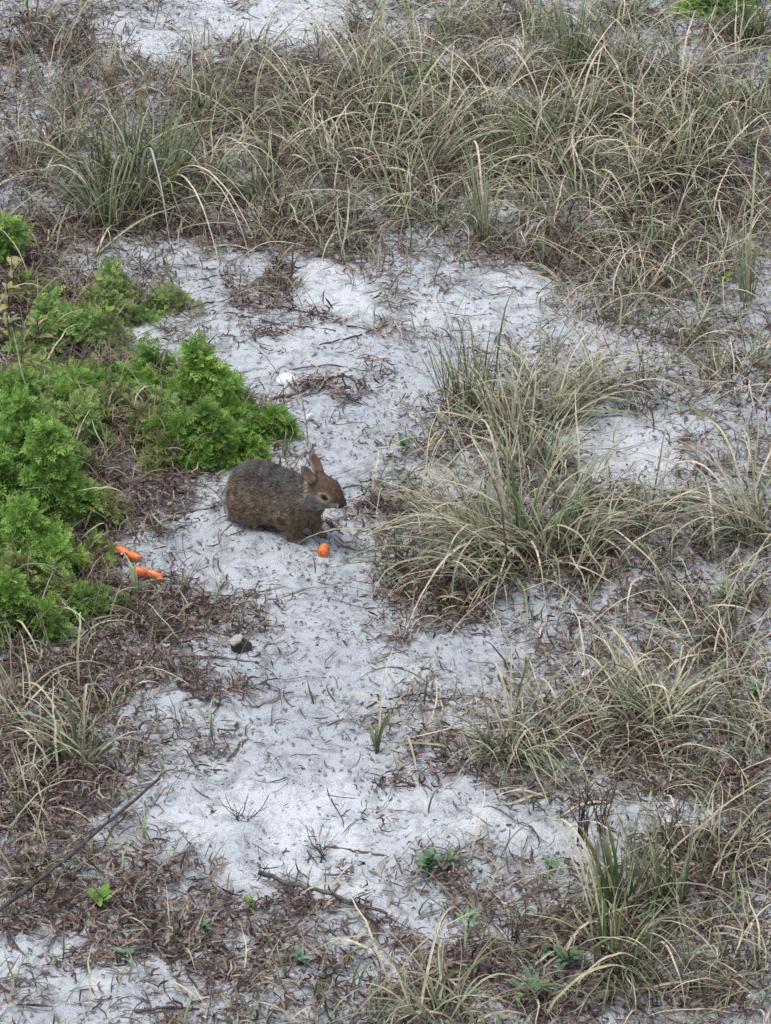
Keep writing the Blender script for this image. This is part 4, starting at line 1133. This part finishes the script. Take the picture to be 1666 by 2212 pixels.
# ------------------------------------------------------------------ rabbit
def rabbit():
    def rotY(a):
        c, s = math.cos(a), math.sin(a)
        return np.array(((c, 0, s), (0, 1, 0), (-s, 0, c)))

    def rotZ(a):
        c, s = math.cos(a), math.sin(a)
        return np.array(((c, -s, 0), (s, c, 0), (0, 0, 1)))

    def rotX(a):
        c, s = math.cos(a), math.sin(a)
        return np.array(((1, 0, 0), (0, c, -s), (0, s, c)))

    def ell(p, c, r, M=None):
        q = p - np.array(c)
        if M is not None:
            q = q @ M            # into the ellipsoid's own axes
        r = np.array(r)
        k0 = np.linalg.norm(q / r, axis=1); k1 = np.linalg.norm(q / r ** 2, axis=1)
        return k0 * (k0 - 1) / (k1 + 1e-9)

    def cone(p, a, b, ra, rb):
        a, b = np.array(a), np.array(b)
        ba = b - a
        t = np.clip(((p - a) @ ba) / (ba @ ba), 0, 1)
        return np.linalg.norm(p - a - t[:, None] * ba, axis=1) - (ra + (rb - ra) * t)

    def smin(a, b, k):
        h = np.clip(.5 + .5 * (b - a) / k, 0, 1)
        return b + (a - b) * h - k * h * (1 - h)

    # head frame: turned a little towards the viewer, tipped down
    HC = np.array((.162, 0, .187))
    HS = 1.04
    HM = rotZ(R(12)) @ rotY(R(20)) @ rotX(R(4))

    def H(x, y, z):
        return HC + HM @ (np.array((x, y, z)) * HS)

    EARS = []
    for sd, back, out in ((-1, -31, 12), (1, -36, 2)):
        base = H(-.030, sd * .018, .026)
        M = HM @ rotZ(R(sd * -16)) @ rotX(R(-sd * out)) @ rotY(R(-19 + back))
        EARS.append((base, M))

    def sdf(p):
        d = ell(p, (-.085, 0, .100), (.092, .076, .088))
        d = smin(d, ell(p, (-.018, 0, .110), (.105, .072, .082), rotY(R(2))), .03)
        d = smin(d, ell(p, (.058, 0, .116), (.078, .058, .072), rotY(R(4))), .035)
        for s in (-1, 1):
            d = smin(d, ell(p, (-.085, s * .050, .078), (.070, .038, .066), rotY(R(-12))), .013)
            d = smin(d, ell(p, (.058, s * .038, .095), (.044, .028, .060)), .025)
        d = smin(d, ell(p, (.0, 0, .075), (.10, .058, .052)), .03)
        d = smin(d, cone(p, (.088, 0, .132), (.138, 0, .168), .054, .042), .03)
        # limbs
        near = smin(cone(p, (.064, -.040, .080), (.076, -.044, .036), .031, .018), cone(p, (.074, -.044, .036), (.076, -.045, .012), .016, .0125), .012)
        near = smin(near, cone(p, (.072, -.045, .011), (.102, -.048, .010), .0125, .0105), .010)
        d = smin(d, near, .018)
        far = smin(cone(p, (.072, .034, .075), (.098, .032, .034), .027, .016), cone(p, (.098, .032, .034), (.112, .030, .011), .014, .0115), .012)
        far = smin(far, cone(p, (.108, .030, .010), (.134, .029, .009), .0115, .010), .010)
        d = smin(d, far, .018)
        for s in (-1, 1):
            foot = cone(p, (-.140, s * .046, .016), (-.060, s * .052, .011), .018, .0115)
            d = smin(d, foot, .014)
        d = smin(d, ell(p, (-.172, .01, .085), (.020, .017, .022)), .015)
        # head
        q = (p - HC) @ HM / HS
        h = ell(q, (-.004, 0, .002), (.050, .037, .039))
        h = smin(h, cone(q, (.022, 0, -.004), (.053, 0, -.010), .029, .0175), .018)
        for s in (-1, 1):
            h = smin(h, ell(q, (.010, s * .019, -.015), (.030, .019, .021)), .014)
            h = smin(h, ell(q, (.047, s * .008, -.014), (.015, .0105, .0115)), .008)
            h = smin(h, ell(q, (.014, s * .029, .013), (.014, .006, .008)), .008)     # brow
        h = smin(h, ell(q, (.036, 0, -.023), (.018, .011, .009)), .008)               # chin
        for s in (-1, 1):                                                            # eye sockets
            h = np.maximum(h, -(np.linalg.norm(q - np.array((.014, s * .0375, .008)), axis=1) - .0085))
        h = np.maximum(h, -(cone(q, (.064, 0, -.017), (.052, 0, -.0235), .0012, .0014) - .0006))   # mouth cleft
        d = smin(d, h * HS, .022)
        # ears: cupped blades
        for base, M in EARS:
            e = (p - base) @ M
            o = ell(e, (0, 0, .035), (.0088, .0210, .038))
            o = np.maximum(o, -ell(e, (.0108, 0, .039), (.0090, .0170, .031)))
            o = smin(o, cone(e, (0, 0, -.008), (0, 0, .012), .013, .009), .008)
            d = smin(d, o, .008)
        return d

    # surface nets
    hstep = .0026
    lo, hi = np.array((-.215, -.115, -.006)), np.array((.260, .115, .310))
    N = np.ceil((hi - lo) / hstep).astype(int) + 1
    ax = [lo[i] + hstep * np.arange(N[i]) for i in range(3)]
    G = np.stack(np.meshgrid(*ax, indexing='ij'), 3).reshape(-1, 3)
    f = np.concatenate([sdf(G[i:i + 200000]) for i in range(0, len(G), 200000)]).reshape(N)
    s = f < 0
    cs = (N[0] - 1, N[1] - 1, N[2] - 1)
    acc = np.zeros((*cs, 3)); cnt = np.zeros(cs)

    def sl(o):
        return tuple(slice(o[i], o[i] + cs[i]) for i in range(3))
    corners = [(a, b, c) for a in (0, 1) for b in (0, 1) for c in (0, 1)]
    for c0 in corners:
        for k_ in range(3):
            if c0[k_]: continue
            c1 = list(c0); c1[k_] = 1
            f0, f1 = f[sl(c0)], f[sl(c1)]
            m = (f0 < 0) != (f1 < 0)
            t = np.where(m, f0 / np.where(m, f0 - f1, 1), 0)
            off = np.array(c0, float)
            for q in range(3):
                acc[..., q] += m * (off[q] + (t if q == k_ else 0))
            cnt += m
    act = cnt > 0
    idx = -np.ones(cs, int); idx[act] = np.arange(act.sum())
    ijk = np.stack(np.nonzero(act), 1)
    V = lo + (ijk + acc[act] / cnt[act][:, None]) * hstep
    Q = []
    for k_ in range(3):
        a, b = (k_ + 1) % 3, (k_ + 2) % 3
        s0 = [slice(None)] * 3; s1 = [slice(None)] * 3
        s0[k_] = slice(0, -1); s1[k_] = slice(1, None)
        ch = s[tuple(s0)] != s[tuple(s1)]
        e = np.stack(np.nonzero(ch), 1)
        ok = (e[:, a] > 0) & (e[:, b] > 0) & (e[:, a] < cs[a]) & (e[:, b] < cs[b])
        e = e[ok]
        flip = s[tuple(e.T)]
        cells = []
        for da, db in ((-1, -1), (0, -1), (0, 0), (-1, 0)):
            c = e.copy(); c[:, a] += da; c[:, b] += db
            cells.append(idx[tuple(c.T)])
        q = np.stack(cells, 1)
        q[~flip] = q[~flip][:, ::-1]
        Q.append(q)
    Q = np.concatenate(Q)
    Q = Q[(Q >= 0).all(1)]
    eps = .0012
    nrm = np.stack([sdf(V + np.eye(3)[i] * eps) - sdf(V - np.eye(3)[i] * eps) for i in range(3)], 1)
    nrm /= np.linalg.norm(nrm, axis=1, keepdims=True) + 1e-9

    # coat colours of a brown wild rabbit, in patches
    def coat(p, nr):
        def sm(e0, e1, x):
            t = np.clip((x - e0) / (e1 - e0), 0, 1); return (t * t * (3 - 2 * t))[:, None]
        nz = (vnoise(p[:, 0] * 90 + p[:, 1] * 40, p[:, 2] * 90, 31) - .5) + .7 * (vnoise(p[:, 0] * 170 + p[:, 1] * 120, p[:, 2] * 170, 33) - .5)
        back = np.array((.075, .068, .069)); flank = np.array((.175, .132, .095)); belly = np.array((.21, .175, .14)); rust = np.array((.18, .125, .088))
        c = flank + 0 * p
        c = c + (back - c) * sm(.115, .185, p[:, 2] + nz * .05 - np.maximum(0, p[:, 0]) * .1)
        c = c + (belly - c) * sm(.055, .03, p[:, 2] + nz * .02) * .8
        c = c + (rust - c) * sm(.03, .07, p[:, 0]) * sm(.105, .06, p[:, 2])
        q = (p - HC) @ HM / HS
        inh = sm(-.052, -.036, q[:, 0] + nz * .012) * sm(-.055, -.04, q[:, 2])
        head = np.array((.145, .102, .072)) + 0 * p
        grey = np.array((.20, .195, .18)); pale = np.array((.42, .35, .25))
        ck = sm(.012, -.004, q[:, 2] + nz * .01)
        head = head + (grey - head) * ck * sm(.046, .036, q[:, 0])
        de = np.linalg.norm((q - np.array((.013, 0, .008))) * np.array((.75, 0, .9)), axis=1)
        ring = sm(.0185, .0125, de + .5 * np.maximum(0, q[:, 2] - .014)) * (1 - sm(.0096, .0085, de)) * (np.abs(q[:, 1]) > .016)[:, None]
        head = head + (pale - head) * ring * .95
        head = head + (pale - head) * (sm(.032, .040, q[:, 0]) * sm(.0, -.008, q[:, 2]) * sm(-.020, -.014, q[:, 2]) * .9)
        head = head + (np.array((.5, .46, .40)) - head) * sm(-.022, -.029, q[:, 2]) * sm(.0, .012, q[:, 0]) * .7
        head = head + (np.array((.045, .032, .026)) - head) * sm(.051, .060, q[:, 0] + .3 * np.maximum(0, q[:, 2]))
        head = head + (np.array((.09, .06, .042)) - head) * sm(.020, .034, q[:, 2]) * sm(.05, .03, q[:, 0]) * .5
        c = c + (head - c) * inh
        nape = sm(.022, .012, np.linalg.norm(p - (HC + HM @ np.array((-.044, -.024, .004))), axis=1))
        c = c + (np.array((.30, .215, .14)) - c) * nape * .8
        for base, M in EARS:
            e = (p - base) @ M
            on = sm(.006, .014, e[:, 2]) * (np.abs(e[:, 1]) < .026)[:, None] * (np.abs(e[:, 0]) < .02)[:, None] * (e[:, 2] < .09)[:, None]
            ear = np.array((.105, .074, .056)) + 0 * p
            inn = (sm(0, .5, (nr @ M)[:, 0]) * sm(.020, .016, np.abs(e[:, 1])))
            ear = ear + (np.array((.125, .080, .064)) - ear) * inn
            ear = ear + (np.array((.30, .24, .19)) - ear) * sm(.0155, .0185, np.abs(e[:, 1])) * .8
            ear = ear + (np.array((.07, .045, .035)) - ear) * sm(.070, .080, e[:, 2])
            c = c + (ear - c) * on
        return np.clip(c * np.array((1.05, 1.0, .94)) * (1 + nz[:, None] * np.where((p[:, 2:] > .205) & (q[:, :1] < .02), .08, np.where(q[:, :1] > -.04, .35, 1.1))), .01, 1)

    C = coat(V, nrm)
    m, n, l, b = new_mat('rabbit_coat')
    at = n.new('ShaderNodeAttribute'); at.attribute_name = 'coat'
    l.new(at.outputs['Color'], b.inputs['Base Color'])
    b.inputs['Roughness'].default_value = .85; b.inputs['Specular IOR Level'].default_value = .15
    yaw = R(-35)
    Mz = rotZ(yaw)
    paw = Mz @ np.array((.090, -.046, 0)) * .95
    t = Pg(641, 1173)
    org = np.array((t[0] - paw[0], t[1] - paw[1], 0))
    org[2] = float(gz(t[0], t[1])) - .002
    root = link('rabbit', make_mesh('rabbit', V, [Q], {'coat': np.concatenate([C, np.ones((len(C), 1))], 1)}), m, None, org)
    root.rotation_euler = (0, 0, yaw)
    root.scale = (.95, .95, .95)
    tag(root, 'brown wild rabbit with upright ears crouching on the sand, facing the grass', 'rabbit')

    # fur: fine tapered hairs lying back along the body
    tri = np.concatenate([Q[:, [0, 1, 2]], Q[:, [0, 2, 3]]])
    e1, e2 = V[tri[:, 1]] - V[tri[:, 0]], V[tri[:, 2]] - V[tri[:, 0]]
    ar = np.linalg.norm(np.cross(e1, e2), axis=1)
    nh = 56000
    pk = rng.choice(len(tri), nh, p=ar / ar.sum())
    a, bb = rng.random((2, nh)); sw = a + bb > 1; a[sw], bb[sw] = 1 - a[sw], 1 - bb[sw]
    hp = V[tri[pk, 0]] + e1[pk] * a[:, None] + e2[pk] * bb[:, None]
    hn = nrm[tri[pk, 0]]
    q = (hp - HC) @ HM / HS
    onhead = (q[:, 0] > -.03) & (q[:, 2] > -.04)
    low = hp[:, 2] < .03
    fl = np.where(onhead[:, None], HM @ np.array((-1.0, 0, -.1)), np.array((-1.0, 0, -.45)))
    fl = fl + rng.normal(0, .35, (nh, 3))
    fl -= hn * (fl * hn).sum(1, keepdims=True)
    fl /= np.linalg.norm(fl, axis=1, keepdims=True) + 1e-9
    onear = np.zeros(nh, bool)
    for base_, M_ in EARS:
        e_ = (hp - base_) @ M_
        onear |= (e_[:, 2] > .010) & (np.abs(e_[:, 1]) < .03) & (np.abs(e_[:, 0]) < .03)
    longer = np.where(rng.random(nh) < .06, 1.6, 1.0)
    Lh = np.where(onear, .0018, np.where(onhead, .0042, np.where(low, .005, .0135))) * longer * rng.uniform(.5, 1.15, nh)
    keep = ~((np.abs(q[:, 0] - .014) < .0085) & (np.abs(q[:, 2] - .008) < .0085) & (np.abs(q[:, 1]) > .018)) & ~(q[:, 0] > .057) & ~(hp[:, 2] < .006) & ~onear
    hp, hn, fl, Lh = hp[keep], hn[keep], fl[keep], Lh[keep]; nh = len(hp)
    sd = np.cross(hn, fl); wd = (.0006 + .0005 * rng.random(nh))[:, None]
    mid = hp + fl * (Lh * .55)[:, None] + hn * (Lh * .34)[:, None]
    tip = hp + fl * (Lh * .95)[:, None] + hn * (Lh * .42)[:, None]
    base = hp - hn * .001
    HV = np.stack([base - sd * wd, base + sd * wd, mid + sd * wd * .8, mid - sd * wd * .8, tip], 1).reshape(-1, 3)
    i = np.arange(nh) * 5
    cc = coat(hp, hn)
    g = rng.random(nh)[:, None]
    cc = cc * np.where(g < .22, .45, np.where(g > .82, 1.55, rng.uniform(.8, 1.15, (nh, 1))))
    tipc = cc * np.where(rng.random((nh, 1)) < .3, .5, 1.2)
    HCc = np.stack([cc * .8, cc * .8, cc, cc, tipc], 1).reshape(-1, 3)
    fu = link('fur', make_mesh('fur', HV, [np.stack([i, i + 1, i + 2, i + 3], 1), np.stack([i + 3, i + 2, i + 4], 1)], {'coat': np.concatenate([HCc, np.ones((len(HCc), 1))], 1)}), m, root)
    fu['kind'] = 'stuff'
    # eyes, nose, whiskers
    me, n, l, b = new_mat('rabbit_eye')
    b.inputs['Base Color'].default_value = (.012, .007, .005, 1); b.inputs['Roughness'].default_value = .12; b.inputs['Specular IOR Level'].default_value = .25
    mn, n, l, b = new_mat('rabbit_nose')
    b.inputs['Base Color'].default_value = (.03, .022, .02, 1); b.inputs['Roughness'].default_value = .5
    def ball(name, c, r, mat):
        na, nb = 14, 9
        th = np.linspace(0, math.pi, nb); ph = np.linspace(0, 2 * math.pi, na, endpoint=False)
        v = np.array([(r[0] * math.sin(x) * math.cos(y), r[1] * math.sin(x) * math.sin(y), r[2] * math.cos(x)) for x in th for y in ph])
        v = v @ HM.T + c
        fq = [(i_ * na + j, (i_ + 1) * na + j, (i_ + 1) * na + (j + 1) % na, i_ * na + (j + 1) % na) for i_ in range(nb - 1) for j in range(na)]
        link(name, make_mesh(name, v, [np.array(fq)]), mat, root)
    for s_ in (-1, 1):
        ball('eye', H(.014, s_ * .0325, .008), (.0108, .009, .0105), me)
    ball('nose', H(.0665, 0, -.008), (.0072, .0088, .0066), mn)
    mw, n, l, b = new_mat('whisker'); b.inputs['Base Color'].default_value = (.5, .47, .42, 1)
    for s_ in (-1, 1):
        for j in range(5):
            a0 = H(.052, s_ * .014, -.014 + j * .0016)
            a1 = H(.060, s_ * .050, -.020 + j * .007)
            pl = smooth_poly([a0, (a0 + a1) / 2 + np.array((.003, 0, .002)), a1], 6)
            vs, fs, _, _ = tubes([pl], [np.linspace(.0004, .00015, 6)], 4)
            link('whisker', make_mesh('whisker', vs, fs), mw, root)


rabbit()
